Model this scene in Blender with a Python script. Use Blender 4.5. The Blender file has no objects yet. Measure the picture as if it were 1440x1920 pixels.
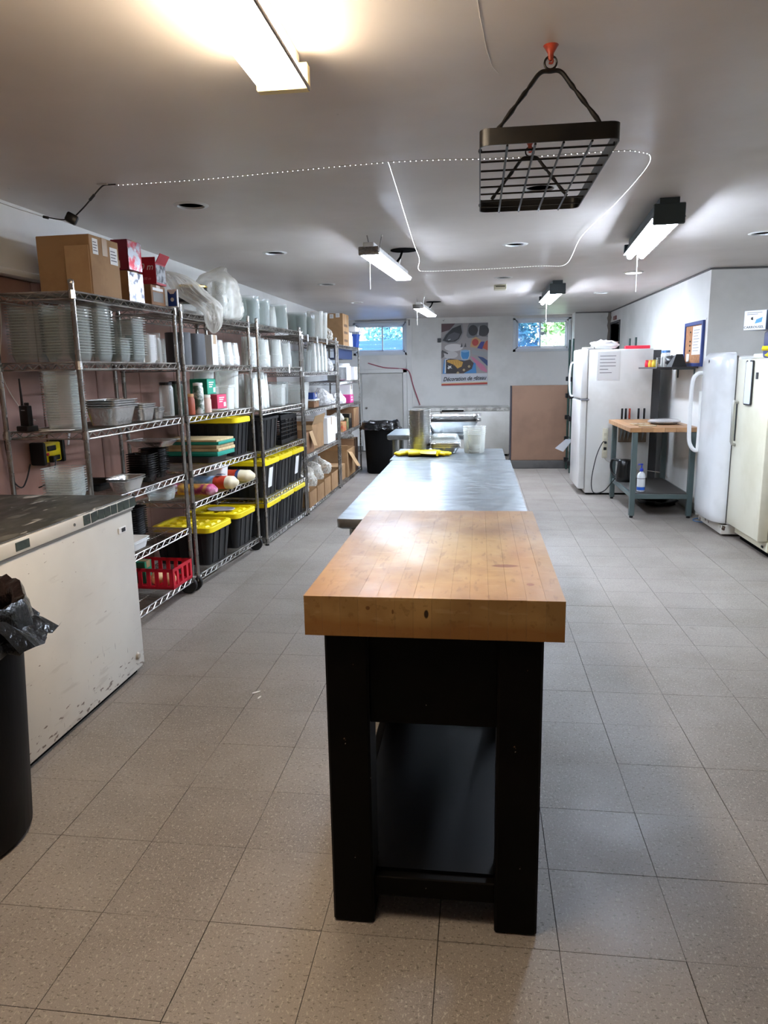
import bpy, bmesh, math, random
from mathutils import Vector, Matrix, noise
random.seed(7)
SC = bpy.context.scene
COL = SC.collection
R = math.radians
# ---------------------------------------------------------------- camera
cam = bpy.data.cameras.new('camera')
cam_o = bpy.data.objects.new('camera', cam); COL.objects.link(cam_o)
F_PX, CAM_H = 1355.0, 1.437
cam.sensor_fit = 'AUTO'; cam.sensor_width = 36.0; cam.lens = F_PX / 1920 * 36
cam.clip_start = 0.05; cam.clip_end = 100
yw = Vector((178.7, 269.6, -F_PX)).normalized()            # the room's long axis seen from the camera
ro = 0.018
zw = Vector((-math.sin(ro), math.cos(ro), (-math.sin(ro) * 178.7 + math.cos(ro) * 269.6) / F_PX)).normalized()
xw = yw.cross(zw)
cam_o.matrix_world = Matrix.Translation((0, 0, CAM_H)) @ Matrix((xw, yw, zw)).to_4x4()
SC.camera = cam_o
# ---------------------------------------------------------------- world, exposure
w = bpy.data.worlds.new('world'); SC.world = w; w.use_nodes = True
nt = w.node_tree; bgn = nt.nodes['Background']
sky = nt.nodes.new('ShaderNodeTexSky'); sky.sky_type = 'NISHITA'
sky.sun_disc = False; sky.sun_elevation = R(48); sky.sun_rotation = R(20); sky.air_density = 1.2; sky.dust_density = 2.5
nt.links.new(sky.outputs[0], bgn.inputs[0]); bgn.inputs[1].default_value = 1.3
SC.view_settings.view_transform = 'Standard'; SC.view_settings.look = 'None'
SC.view_settings.gamma = 1.0; SC.view_settings.use_curve_mapping = False
SC.view_settings.exposure = 1.45
LAMP_NEAR, LAMP_FAR = 23.5, 50.0                           # tube brightness of the warm near lamp and the cool far ones
cy = SC.cycles
cy.use_denoising = True
cy.max_bounces = 10; cy.diffuse_bounces = 5; cy.glossy_bounces = 4; cy.transmission_bounces = 6
cy.transparent_max_bounces = 40; cy.caustics_reflective = False; cy.caustics_refractive = False
cy.sample_clamp_indirect = 6.0

# ---------------------------------------------------------------- mesh helpers
class MB:
    """collects shapes and links them as ONE mesh object"""
    def __init__(s): s.v = []; s.f = []; s.m = []; s.mi = 0; s.T = Matrix()
    def add(s, vs, fs):
        b = len(s.v); T = s.T
        s.v += [tuple(T @ Vector(p)) for p in vs]
        s.f += [tuple(b + i for i in q) for q in fs]; s.m += [s.mi] * len(fs); return s
    def box(s, c, d):
        x, y, z = c; a, b, h = d[0] / 2, d[1] / 2, d[2] / 2
        return s.add([(x + i * a, y + j * b, z + k * h) for k in (-1, 1) for j in (-1, 1) for i in (-1, 1)],
                     [(0, 2, 3, 1), (4, 5, 7, 6), (0, 1, 5, 4), (2, 6, 7, 3), (0, 4, 6, 2), (1, 3, 7, 5)])
    def bx(s, x0, x1, y0, y1, z0, z1): return s.box(((x0 + x1) / 2, (y0 + y1) / 2, (z0 + z1) / 2), (abs(x1 - x0), abs(y1 - y0), abs(z1 - z0)))
    def rb(s, x0, x1, y0, y1, z0, z1, r=.004, seg=1):
        bm = bmesh.new(); bmesh.ops.create_cube(bm, size=1)
        for v in bm.verts: v.co = ((x0 + x1) / 2 + v.co.x * (x1 - x0), (y0 + y1) / 2 + v.co.y * (y1 - y0), (z0 + z1) / 2 + v.co.z * (z1 - z0))
        bmesh.ops.bevel(bm, geom=bm.edges[:], offset=r, segments=seg, profile=.5, affect='EDGES')
        bm.verts.index_update()
        s.add([v.co[:] for v in bm.verts], [tuple(v.index for v in f.verts) for f in bm.faces]); bm.free(); return s
    def loft(s, rings, cap0=True, cap1=True, closed=True):
        n = len(rings[0]); vs = [p for r in rings for p in r]; fs = []
        for k in range(len(rings) - 1):
            for i in range(n if closed else n - 1):
                j = (i + 1) % n; fs.append((k * n + i, k * n + j, (k + 1) * n + j, (k + 1) * n + i))
        if cap0: fs.append(tuple(reversed(range(n))))
        if cap1: fs.append(tuple((len(rings) - 1) * n + i for i in range(n)))
        return s.add(vs, fs)
    def lathe(s, prof, n=20, c=(0, 0, 0), cap0=False, cap1=False):
        return s.loft([[(c[0] + r * math.cos(2 * math.pi * i / n), c[1] + r * math.sin(2 * math.pi * i / n), c[2] + z) for i in range(n)] for r, z in prof], cap0, cap1)
    def tube(s, pts, r, n=8, closed=False, caps=True):
        pts = [Vector(p) for p in pts]; N = len(pts); rings = []; up = None
        for i, p in enumerate(pts):
            if closed: t = pts[(i + 1) % N] - pts[i - 1]
            else: t = pts[min(i + 1, N - 1)] - pts[max(i - 1, 0)]
            if t.length < 1e-9: t = Vector((0, 0, 1))
            t.normalize()
            if up is None: up = Vector((0, 0, 1)) if abs(t.z) < .9 else Vector((1, 0, 0))
            a = t.cross(up)
            if a.length < 1e-6: a = t.orthogonal()
            a.normalize(); up = a.cross(t); rr = r[i] if isinstance(r, (list, tuple)) else r
            rings.append([tuple(p + rr * (math.cos(2 * math.pi * k / n) * a + math.sin(2 * math.pi * k / n) * up)) for k in range(n)])
        if closed: rings.append(rings[0]); caps = False
        return s.loft(rings, caps, caps)
    def quad(s, a, b, c, d): return s.add([a, b, c, d], [(0, 1, 2, 3)])
    def poly(s, pts): return s.add(pts, [tuple(range(len(pts)))])
    def prism(s, pts, z0, z1): return s.loft([[(x, y, z0) for x, y in pts], [(x, y, z1) for x, y in pts]])
    def mesh(s, name, mats, ang=35):
        me = bpy.data.meshes.new(name); me.from_pydata(s.v, [], s.f)
        for m in (mats if isinstance(mats, (list, tuple)) else [mats]): me.materials.append(m)
        me.polygons.foreach_set('material_index', s.m)
        me.polygons.foreach_set('use_smooth', [True] * len(s.f)); me.update()
        if ang < 180: me.set_sharp_from_angle(angle=R(ang))
        return me
    def build(s, name, mats, parent=None, loc=(0, 0, 0), rz=0, ang=35):
        return obj(name, s.mesh(name, mats, ang), parent, loc, rz)

def obj(name, me, parent=None, loc=(0, 0, 0), rz=0):
    o = bpy.data.objects.new(name, me); COL.objects.link(o)
    if parent is not None: o.parent = parent
    o.location = loc; o.rotation_euler = rz if isinstance(rz, (tuple, list)) else (0, 0, rz)
    return o
def tag(o, label=None, cat=None, group=None, kind=None):
    if label: o['label'] = label
    if cat: o['category'] = cat
    if group: o['group'] = group
    if kind: o['kind'] = kind
    return o
def thing(name, label, cat, loc=(0, 0, 0), rz=0, group=None):
    o = obj(name, None, None, loc, rz); o.empty_display_size = .05
    return tag(o, label, cat, group)
def struct(name, mb, m, parent=None, ang=35):
    o = mb.build(name, m, parent, ang=ang)
    if parent is None: o['kind'] = 'structure'
    return o
def copy_tree(o, parent=None):
    c = o.copy(); COL.objects.link(c)
    if parent is not None: c.parent = parent
    for ch in list(o.children): copy_tree(ch, c)
    return c
def rrect(a, b, r, z, n=3, cx=0, cy=0):
    r = min(r, a / 2 - 1e-4, b / 2 - 1e-4); out = []
    for k, (sx, sy) in enumerate(((1, 1), (-1, 1), (-1, -1), (1, -1))):
        for i in range(n + 1):
            t = math.pi / 2 * (k + i / n); out.append((cx + sx * (a / 2 - r) + r * math.cos(t), cy + sy * (b / 2 - r) + r * math.sin(t), z))
    return out
def arc_pts(pts, n=6):
    """Catmull-Rom through points"""
    P = [Vector(p) for p in pts]; out = []
    for i in range(len(P) - 1):
        a, b, c, d = P[max(i - 1, 0)], P[i], P[i + 1], P[min(i + 2, len(P) - 1)]
        for k in range(n):
            t = k / n; out.append(.5 * (2 * b + (c - a) * t + (2 * a - 5 * b + 4 * c - d) * t * t + (3 * b - a - 3 * c + d) * t ** 3))
    out.append(P[-1]); return out
def blob(mb, c, sz, seed, amp=.12, nu=20, nv=12, freq=2.2, flat=0.0):
    rings = []
    for j in range(1, nv):
        ph = math.pi * j / nv; ring = []
        for i in range(nu):
            th = 2 * math.pi * i / nu
            d = Vector((math.sin(ph) * math.cos(th), math.sin(ph) * math.sin(th), -math.cos(ph)))
            k = 1 + amp * (noise.noise(d * freq + Vector((seed * 3.1, seed, 0))) + .6 * abs(noise.noise(d * freq * 2.3 + Vector((seed, 9, seed)))) * 2 - .3)
            z = d.z * k
            if flat and z < -flat: z = -flat
            ring.append((c[0] + sz[0] * d.x * k, c[1] + sz[1] * d.y * k, c[2] + sz[2] * z))
        rings.append(ring)
    return mb.loft(rings)
def skin_bag(mb, rows, seed, amp=.09, nu=64, fr=5.0):
    """thin wrinkled bag through rows of (z, x, y, rx, ry)"""
    P_ = arc_pts([(q[0], q[1], q[2]) for q in rows], 5); Q_ = arc_pts([(q[3], q[4], 0) for q in rows], 5); rings = []
    for (z, x, y), (rx, ry, _) in zip(P_, Q_):
        ring = []
        for i in range(nu):
            a = 2 * math.pi * i / nu; q = Vector((math.cos(a) * fr * .5, math.sin(a) * fr * .5, z * fr * 1.6 + seed)); rdg = 1 - abs(noise.noise(q * 1.6)) * 2.2
            k = 1 + amp * (rdg - .45) + amp * .6 * (1 - abs(noise.noise(q * 4.1)) * 2 - .4) + .08 * noise.noise(q * .5)
            ring.append((x + max(rx, .004) * k * math.cos(a), y + max(ry, .004) * k * math.sin(a), z))
        rings.append(ring)
    return mb.loft(rings)
def text(s, size, m, parent, loc, rot, name='lettering', sx=1.0, shear=0.0, ext=0.0004, wt=0.0):
    cu = bpy.data.curves.new(name, 'FONT'); cu.body = s; cu.size = size; cu.align_x = 'CENTER'; cu.align_y = 'CENTER'; cu.shear = shear; cu.resolution_u = 3; cu.extrude = ext; cu.offset = wt
    t = bpy.data.objects.new(name, cu); COL.objects.link(t)
    me = bpy.data.meshes.new_from_object(t.evaluated_get(bpy.context.evaluated_depsgraph_get()))
    bpy.data.objects.remove(t); me.materials.clear(); me.materials.append(m)
    o = obj(name, me, parent, loc, rot); o.scale = (sx, 1, 1); return o

ORD = ['topmost', 'second', 'third', 'fourth', 'fifth', 'sixth', 'seventh', 'eighth', 'ninth', 'tenth', 'eleventh', 'twelfth', 'thirteenth', 'fourteenth', 'fifteenth', 'sixteenth', 'seventeenth', 'eighteenth', 'nineteenth', 'twentieth', 'twenty-first', 'twenty-second', 'twenty-third', 'twenty-fourth', 'twenty-fifth', 'twenty-sixth', 'twenty-seventh', 'twenty-eighth', 'twenty-ninth', 'thirtieth']
def stack(name, me, label, cat, group, n, loc, pitch, rz=0, jit=0.0, me_of=None):
    """n nested or piled copies of one mesh, each an object of its own"""
    for k in range(n):
        o = obj(name, me, None, (loc[0] + random.uniform(-jit, jit), loc[1] + random.uniform(-jit, jit), loc[2] + k * pitch), rz)
        q = n - 1 - k; tag(o, (ORD[q] + ' ' + label) if n > 1 else label, cat, group if n > 1 else None)

# ---------------------------------------------------------------- materials
def lin(c):
    if isinstance(c, str): c = [int(c[i:i + 2], 16) / 255 for i in (0, 2, 4)]
    return tuple((x / 12.92 if x <= .04045 else ((x + .055) / 1.055) ** 2.4) for x in c) + (1,)
def P(name, col, rough=.5, metal=0.0, var=None, vs=4.0, bump=0.0, bs=60.0, spots=None, coat=0.0, spec=.5, rnd=0.0, rv=0.0, pos=False, stretch=None, lo=.45, hi=.6):
    """principled; var = second colour mixed by noise, spots = (colour, scale, threshold) small marks, rnd = value jitter per object"""
    m = bpy.data.materials.new(name); m.use_nodes = True; t = m.node_tree; L = t.links; N = t.nodes; b = N['Principled BSDF']
    b.inputs['Base Color'].default_value = lin(col); b.inputs['Roughness'].default_value = rough; b.inputs['Metallic'].default_value = metal
    b.inputs['Specular IOR Level'].default_value = spec; b.inputs['Coat Weight'].default_value = coat; b.inputs['Coat Roughness'].default_value = .12
    if not (var or bump or spots or rnd or rv): return m
    if pos: src = N.new('ShaderNodeNewGeometry').outputs['Position']
    else: src = N.new('ShaderNodeTexCoord').outputs['Object']
    if stretch:
        mp = N.new('ShaderNodeMapping'); mp.inputs['Scale'].default_value = stretch; L.new(src, mp.inputs[0]); src = mp.outputs[0]
    def nz(scale, det=4, rg=.6):
        n = N.new('ShaderNodeTexNoise'); n.inputs['Scale'].default_value = scale; n.inputs['Detail'].default_value = det; n.inputs['Roughness'].default_value = rg; L.new(src, n.inputs['Vector']); return n.outputs[0]
    def mix(f, a, bb):
        x = N.new('ShaderNodeMix'); x.data_type = 'RGBA'; L.new(f, x.inputs[0])
        for k, q in ((6, a), (7, bb)):
            if hasattr(q, 'is_linked'): L.new(q, x.inputs[k])
            else: x.inputs[k].default_value = q
        return x.outputs[2]
    def ramp(f, a, c):
        x = N.new('ShaderNodeMapRange'); x.inputs[1].default_value = a; x.inputs[2].default_value = c; L.new(f, x.inputs[0]); return x.outputs[0]
    c = lin(col)
    if var: c = mix(ramp(nz(vs), lo, hi), c, lin(var))
    for sp in ([spots] if spots and not isinstance(spots, list) else (spots or [])):
        c = mix(ramp(nz(sp[1], 3, .55), sp[2], sp[2] + .03), c, lin(sp[0]))
    if rnd:
        oi = N.new('ShaderNodeObjectInfo'); h = N.new('ShaderNodeHueSaturation'); r2 = N.new('ShaderNodeMapRange'); r2.inputs[3].default_value = 1 - rnd; r2.inputs[4].default_value = 1 + rnd
        L.new(oi.outputs['Random'], r2.inputs[0]); L.new(r2.outputs[0], h.inputs['Value'])
        if hasattr(c, 'is_linked'): L.new(c, h.inputs['Color'])
        else: h.inputs['Color'].default_value = c
        c = h.outputs[0]
    if hasattr(c, 'is_linked'): L.new(c, b.inputs['Base Color'])
    if rv:
        x = N.new('ShaderNodeMapRange'); x.inputs[1].default_value = .35; x.inputs[2].default_value = .65; x.inputs[3].default_value = max(0, rough - rv); x.inputs[4].default_value = rough + rv; L.new(nz(vs * 1.7), x.inputs[0]); L.new(x.outputs[0], b.inputs['Roughness'])
    if bump:
        bp = N.new('ShaderNodeBump'); bp.inputs['Strength'].default_value = bump; bp.inputs['Distance'].default_value = .01; L.new(nz(bs), bp.inputs['Height']); L.new(bp.outputs[0], b.inputs['Normal'])
    return m
def E(name, col, strength):
    m = bpy.data.materials.new(name); m.use_nodes = True; t = m.node_tree; t.nodes.remove(t.nodes['Principled BSDF'])
    e = t.nodes.new('ShaderNodeEmission'); e.inputs[0].default_value = lin(col); e.inputs[1].default_value = strength
    t.links.new(e.outputs[0], t.nodes['Material Output'].inputs[0]); return m
def PC(name, col='f2f4f2', a0=.12, a1=.7, rough=.12, tint='ffffff', bump=0.0, bs=40):
    """thin clear plastic: see-through face on, glossy and milky at its edges"""
    m = bpy.data.materials.new(name); m.use_nodes = True; t = m.node_tree; N = t.nodes; L = t.links; b = N['Principled BSDF']
    b.inputs['Base Color'].default_value = lin(col); b.inputs['Roughness'].default_value = rough
    tr = N.new('ShaderNodeBsdfTransparent'); tr.inputs[0].default_value = lin(tint)
    lw = N.new('ShaderNodeLayerWeight'); lw.inputs[0].default_value = .35
    r = N.new('ShaderNodeMapRange'); r.inputs[3].default_value = a0; r.inputs[4].default_value = a1; L.new(lw.outputs['Facing'], r.inputs[0])
    mx = N.new('ShaderNodeMixShader'); L.new(r.outputs[0], mx.inputs[0]); L.new(tr.outputs[0], mx.inputs[1]); L.new(b.outputs[0], mx.inputs[2]); L.new(mx.outputs[0], N['Material Output'].inputs[0])
    if bump:
        n = N.new('ShaderNodeTexNoise'); n.inputs['Scale'].default_value = bs; n.inputs['Detail'].default_value = 3
        bp = N.new('ShaderNodeBump'); bp.inputs['Strength'].default_value = bump; L.new(n.outputs[0], bp.inputs['Height']); L.new(bp.outputs[0], b.inputs['Normal'])
        tc = N.new('ShaderNodeTexCoord'); L.new(tc.outputs['Object'], n.inputs['Vector'])
    return m

M_white = P('white_wall_paint', 'e6e5e1', .5, var='d8d7d2', vs=1.1, bump=.15, bs=45, spots=[('8f8c86', 9, .735)], pos=True)
M_ceil = P('ceiling_paint', 'dad3cd', .4, var='cfc7c0', vs=.7, bump=.14, bs=9, spots=[('9c948c', 7, .75), ('efebe6', 30, .82)], pos=True, rv=.06)
M_pink = P('brown_pink_panel', '9a7568', .5, var='8a675b', vs=2, bump=.1, bs=30, pos=True)
M_dark = P('dark_substrate', '2a2622', .9)
M_hole = P('black_can_interior', '050505', .9, spec=.05)
M_enamel = P('white_enamel', 'dddbd4', .3, var='cfccc3', vs=1.6, spots=[('8a7b68', 26, .77)], coat=.15)
M_enamel2 = P('white_fridge_enamel', 'e0dfdb', .28, var='d3d1cb', vs=1.8, coat=.2)
M_cream = P('cream_enamel', 'ddd7bd', .35, var='d2cbb0', vs=2)
M_rust = P('rust', '4a3424', .9, var='2c2019', vs=30)
M_chrome = P('dull_chrome', 'a19e9a', .26, .95, var='8f8b86', vs=5, rv=.06)
M_wire = P('shelf_wire', 'b4b0aa', .3, .9, var='86827c', vs=6)
M_shelfdark = P('dusty_dark_wire', '4c4842', .55, .4, var='2e2b27', vs=8)
M_steel = P('stainless_steel', '7c8387', .37, 1.0, var='a3aaad', vs=9, bump=.004, bs=70, stretch=(1, 2.2, 1), rv=.09, lo=.35, hi=.7)
M_steelside = P('stainless_edge', '85898a', .35, 1.0)
M_black = P('black_plastic', '08080a', .36, var='0f0f11', vs=4, spec=.4)
M_blacksoft = P('black_rubber', '0a0a0a', .6)
M_blackpaint = P('chipped_black_paint', '050403', .5, spec=.1, var='0a0705', vs=5, bump=.08, bs=22, spots=[('6b5444', 34, .74), ('a29a90', 70, .76)])
M_yellow = P('yellow_plastic', 'e8cf0c', .4, var='dcc008', vs=6)
M_red = P('red_plastic', 'c4102c', .4)
M_card = P('cardboard', 'a37f58', .8, var='96734e', vs=5, bump=.05, bs=70)
M_card2 = P('pale_cardboard', 'bd9a70', .8, var='b18e66', vs=4)
M_card3 = P('brown_carton', '8d6747', .8, var='7f5c3f', vs=5)
M_alu = P('aluminium_foil', 'e2e2e0', .22, .95, bump=.4, bs=34)
M_clear = PC('clear_plastic', 'dfe6e2', .07, .65, .08)
M_clear2 = PC('milky_plastic', 'eceee8', .2, .8, .14)
M_cleargrey = PC('grey_clear_plastic', 'c6cbc8', .08, .7, .08, tint='f7f9f8')
M_lip = PC('clear_plastic_rim', 'cdd3cf', .3, .9, .08)
M_bag = PC('plastic_bag_film', 'f0ece0', .26, .8, .14, bump=.6, bs=22)
M_bagw = PC('white_bag_film', 'f1f0ee', .55, .95, .25, bump=.5, bs=14)
M_blackbag = P('black_bin_bag', '070708', .2, bump=.9, bs=12)
M_paper = P('white_paper', 'e9e8e6', .7)
M_foam = P('white_foam', 'eeeeec', .6)
M_ink = P('black_ink', '141414', .6)
M_greyink = P('grey_ink', '77767a', .7)
M_green = P('green_carton', '0f7d5c', .5)
M_greend = P('dark_green_metal', '0e2f28', .4)
M_teal = P('teal_plastic', '1e8f7c', .4)
M_blue = P('blue_plastic', '1c3f8a', .4)
M_bluedark = P('dark_blue_print', '1f3a66', .5)
M_orange = P('orange_red_paint', 'b8452a', .45, var='8f3420', vs=20)
M_iron = P('black_wrought_iron', '0b0a09', .4, 0, var='15120d', vs=15, spec=.35)
M_tablewood = P('beech_worktop', 'b0855c', .45, var='9a7048', vs=3, stretch=(1, 8, 1), rnd=.12)
M_greymetal = P('grey_green_metal', '4f5c5b', .4, .1)
M_frame = P('white_window_frame', 'd5dade', .4)
M_pinkc = P('magenta_carton', 'd2388c', .5)
M_glovey = P('yellow_rubber', 'efd81c', .45, var='e2c90f', vs=9)
M_cord = P('black_cord', '0d0d0d', .5)
M_cordw = P('pale_cord', 'c9c2b8', .5)
M_cordr = P('red_cord', 'a3465a', .5)
# ---------------------------------------------------------------- room dimensions
CEIL = 2.30; XL, XLL = -2.36, -2.43; XR = 2.10; XRN = 3.3; YB = 12.85; YJ = 7.24; YF = -2.4

# ---------------------------------------------------------------- ceiling lamps (their light stays in their builders)
def near_lamp():
    t = thing('ceiling_light', 'long warm white box light glowing on the ceiling nearest the camera', 'ceiling light', (-.545, 1.55, CEIL))
    h = MB(); h.rb(-.045, .045, -.61, .61, -.062, 0, .004); h.build('housing', P('lamp_housing', 'cfc7b4', .5), t)
    d = MB(); d.rb(-.068, .068, -.595, .575, -.095, -.062, .008, 2); d.build('diffuser', E('warm_tube_light', 'ffe9cd', LAMP_NEAR), t)
    mc = P('cream_lamp_cap', 'efe0a8', .5)
    for y in (.576, -.61): c = MB(); c.rb(-.073, .073, y, y + .034, -.1, -.034, .003); c.build('end_cap', mc, t)
    e = MB(); e.rb(.069, .076, -.6, .6, -.101, -.09, .002); e.build('side_rim', P('grey_lamp_rim', '8c8078', .5), t)
near_lamp()
M_cool = E('cool_tube_light', 'dceaff', LAMP_FAR)
M_cool2 = E('cool_tube_light_right', 'dceaff', LAMP_FAR * 1.35)
M_lampwhite = P('lamp_white_metal', 'dcdcd8', .4)
M_lampdark = P('lamp_dark_metal', '2f3c40', .45)
def shop_lamp(x, y, rz, L, label):
    t = thing('shop_light', label, 'ceiling light', (x, y, CEIL), rz, 'white shop lights along the left of the ceiling')
    b = MB(); b.rb(-.035, .035, -L / 2, L / 2, -.115, -.075, .004)
    q4 = ((1, 1), (-1, 1), (-1, -1), (1, -1))
    b.loft([[(sx * .07, sy * L / 2, -.135) for sx, sy in q4], [(sx * .035, sy * L / 2, -.112) for sx, sy in q4]])
    b.build('housing', M_lampwhite, t)
    d = MB(); d.rb(-.058, .058, -L / 2 + .03, L / 2 - .02, -.152, -.136, .004); d.build('diffuser', M_cool, t)
    g = MB(); g.rb(-.066, .066, -L / 2, -L / 2 + .028, -.15, -.1, .003); g.build('end_cap', M_chrome, t)
    for yy in (-L * .36, L * .2):
        s = MB(); s.tube([(-.05, yy, 0), (-.03, yy, -.09), (.03, yy, -.09), (.05, yy, 0)], .004, 6); s.build('hanger', M_chrome, t)
    p = MB(); p.lathe([(0, -.002), (.1, -.002), (.1, -.006), (0, -.006)], 14, (.09, L * .1, 0)); p.tube([(.08, L * .1, -.006), (.05, L * .16, -.04), (.02, L * .15, -.08)], .009, 6)
    p.build('junction_box', M_hole, t)
    c = MB(); c.tube([(-.05, -L * .3, -.13), (-.05, -L * .3, -.33)], .0015, 5); c.build('pull_chain', M_cordw, t)
    return t
shop_lamp(-.655, 5.42, R(-3.3), 1.4, 'white shop light hanging at the left, the nearer one, with its pull chain')
shop_lamp(-.695, 9.65, R(-2.8), 1.45, 'white shop light hanging at the left, the farther one near the poster')
def tube_lamp(x, y, rz, L, label):
    t = thing('fluorescent_light', label, 'ceiling light', (x, y, CEIL), rz, 'dark ended fluorescent lights along the right of the ceiling')
    b = MB(); b.loft([[(sx * .085, sy * L / 2, -.1) for sx, sy in ((1, 1), (-1, 1), (-1, -1), (1, -1))], [(sx * .05, sy * L / 2, -.03) for sx, sy in ((1, 1), (-1, 1), (-1, -1), (1, -1))]]); b.bx(-.05, .05, -L / 2, L / 2, -.032, 0)
    b.build('housing', M_lampdark, t)
    for sx in (-1, 1):
        d = MB(); d.tube([(sx * .04, -L / 2 + .02, -.112), (sx * .04, L / 2 - .02, -.112)], .02, 12); d.build('tube', M_cool2, t)
    r = MB(); r.quad((-.084, -L / 2, -.1005), (.084, -L / 2, -.1005), (.084, L / 2, -.1005), (-.084, L / 2, -.1005)); r.build('reflector', M_lampwhite, t)
    for s in (-1, 1): e = MB(); e.rb(-.08, .08, s * L / 2 - .012, s * L / 2 + .012, -.135 if s < 0 else -.098, -.03, .004); e.build('end_cap', M_lampdark, t)
    c = MB(); c.tube([(.0, L / 2 - .1, -.12), (.0, L / 2 - .1, -.2)], .003, 5); c.tube([(0, L / 2 - .1, -.2), (0, L / 2 - .1, -.36)], .002, 5); c.build('pull_cord', M_frame, t)
tube_lamp(1.035, 4.86, R(-4.2), 1.32, 'fluorescent tube light with dark end cap and pull cord, nearer of the right pair')
tube_lamp(.785, 8.5, R(0), 1.35, 'fluorescent tube light with dark end cap near the right window, farther of the pair')

# ---------------------------------------------------------------- floor: single tiles
def tile_material():
    m = P('speckled_vinyl_tile', '8b837c', .48, spec=.38, var='7d756d', vs=1.3, pos=True, rnd=.045, rv=.07)
    t = m.node_tree; N = t.nodes; L = t.links; b = N['Principled BSDF']; src = N.new('ShaderNodeNewGeometry').outputs['Position']
    c = b.inputs['Base Color'].links[0].from_socket
    for k, (sc_, a, col, str_) in enumerate(((170, .6, 'aea598', (1, .5, 1)), (150, .6, '5d554d', (.55, 1, 1)), (300, .56, '9c9388', (1, 1, 1)), (5.5, .74, '5c534b', (1, 1, 1)))):
        mp = N.new('ShaderNodeMapping'); mp.inputs['Scale'].default_value = str_; mp.inputs['Location'].default_value = (k * 3.7, k * 1.9, 0); L.new(src, mp.inputs[0])
        n = N.new('ShaderNodeTexNoise'); n.inputs['Scale'].default_value = sc_; n.inputs['Detail'].default_value = 2; L.new(mp.outputs[0], n.inputs['Vector'])
        r = N.new('ShaderNodeMapRange'); r.inputs[1].default_value = a; r.inputs[2].default_value = a + .06; r.inputs[4].default_value = .8 if k < 3 else .5; L.new(n.outputs[0], r.inputs[0])
        x = N.new('ShaderNodeMix'); x.data_type = 'RGBA'; L.new(r.outputs[0], x.inputs[0]); L.new(c, x.inputs[6]); x.inputs[7].default_value = lin(col); c = x.outputs[2]
    L.new(c, b.inputs['Base Color']); return m
M_tile = tile_material()
fl = MB(); fl.bx(XLL, XRN, YF, YB + .2, -.06, -.0045); floor = struct('floor', fl, M_dark)
def px_of(p):
    v = Vector(p) - Vector((0, 0, CAM_H)); d = v.dot(yw2)
    return None if d < .2 else (720 + F_PX * v.dot(xw2) / d, 960 - F_PX * v.dot(zw2) / d)
Mt = cam_o.matrix_world.to_3x3(); xw2 = Mt @ Vector((1, 0, 0)); zw2 = Mt @ Vector((0, 1, 0)); yw2 = Mt @ Vector((0, 0, -1))
T = .3044; tx0, ty0 = .5149, 1.9106; seen = []; rest = []
for i in range(-10, 10):
    for j in range(-15, 37):
        c = (tx0 + (i + .5) * T, ty0 + (j + .5) * T)
        if not (XLL < c[0] < XRN and YF < c[1] < YB): continue
        q = px_of((c[0], c[1], 0)); d = max(.3, c[1])
        if q and -60 < q[0] < 1500 and q[1] < 2000: seen.append((c[1] + abs(c[0]) * .3, c))
        else: rest.append(c)
seen.sort(); rest += [c for _, c in seen[300:]]
tm = MB(); tm.bx(-T / 2 + .001, T / 2 - .001, -T / 2 + .0008, T / 2 - .0008, -.004, 0); tme = tm.mesh('tile', M_tile)
for k, (_, c) in enumerate(seen[:300]):
    o = obj('tile', tme, floor, (c[0] + random.uniform(-.0006, .0006), c[1] + random.uniform(-.0005, .0005), random.uniform(-.0005, 0)))
rm = MB()
for c in rest: rm.bx(c[0] - T / 2 + .0011, c[0] + T / 2 - .0011, c[1] - T / 2 + .0008, c[1] + T / 2 - .0008, -.004, -.0002)
tag(rm.build('far_tiles', M_tile, floor), kind='stuff')

# ---------------------------------------------------------------- ceiling with round holes
HOLES = [(-1.503, 3.86), (-1.505, 5.459), (-1.545, 7.504), (-1.584, 9.568), (.287, 3.852), (.247, 5.505), (.226, 7.427), (1.894, 5.448), (1.444, 9.289), (.929, 11.4), (-.921, 11.35)]
bm = bmesh.new()
def loop(pts):
    vs = [bm.verts.new(p) for p in pts]; return [bm.edges.new((vs[i], vs[(i + 1) % len(vs)])) for i in range(len(vs))]
ed = loop([(XLL - .2, YF - .2, CEIL), (XRN + .2, YF - .2, CEIL), (XRN + .2, YB + .3, CEIL), (XLL - .2, YB + .3, CEIL)])
for hx, hy in HOLES: ed += loop([(hx + .07 * math.cos(k * math.pi / 10), hy + .07 * math.sin(k * math.pi / 10), CEIL) for k in range(20)])
bmesh.ops.triangle_fill(bm, use_beauty=True, edges=ed)
me = bpy.data.meshes.new('ceiling'); bm.to_mesh(me); bm.free(); me.materials.append(M_ceil)
ceil_o = tag(obj('ceiling', me), kind='structure')
up = MB(); up.bx(XLL - .2, XRN + .2, YF - .2, YB + .3, CEIL + .2, CEIL + .22); up.build('ceiling_back', M_dark, ceil_o)
ring = MB(); ring.lathe([(.068, .004), (.07, -.006), (.088, -.003), (.092, 0), (.092, .002)], 24); ring_me = ring.mesh('trim_ring', M_lampwhite)
can = MB(); can.lathe([(.07, 0), (.068, .1), (.03, .13), (.0, .13)], 20); can.lathe([(.022, .12), (.03, .07), (.0, .055)], 10); can_me = can.mesh('can', M_hole)
HL = ['near the black adapter', 'left of the nearer shop light', 'above the third wire rack', 'far left before the left window', 'right under the hanging iron rack', 'beside the bright string loop', 'beyond the string loop near the smoke alarm', 'at the right edge of the photo', 'before the alcove wall on the right', 'in front of the right window', 'in front of the left window']
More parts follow.
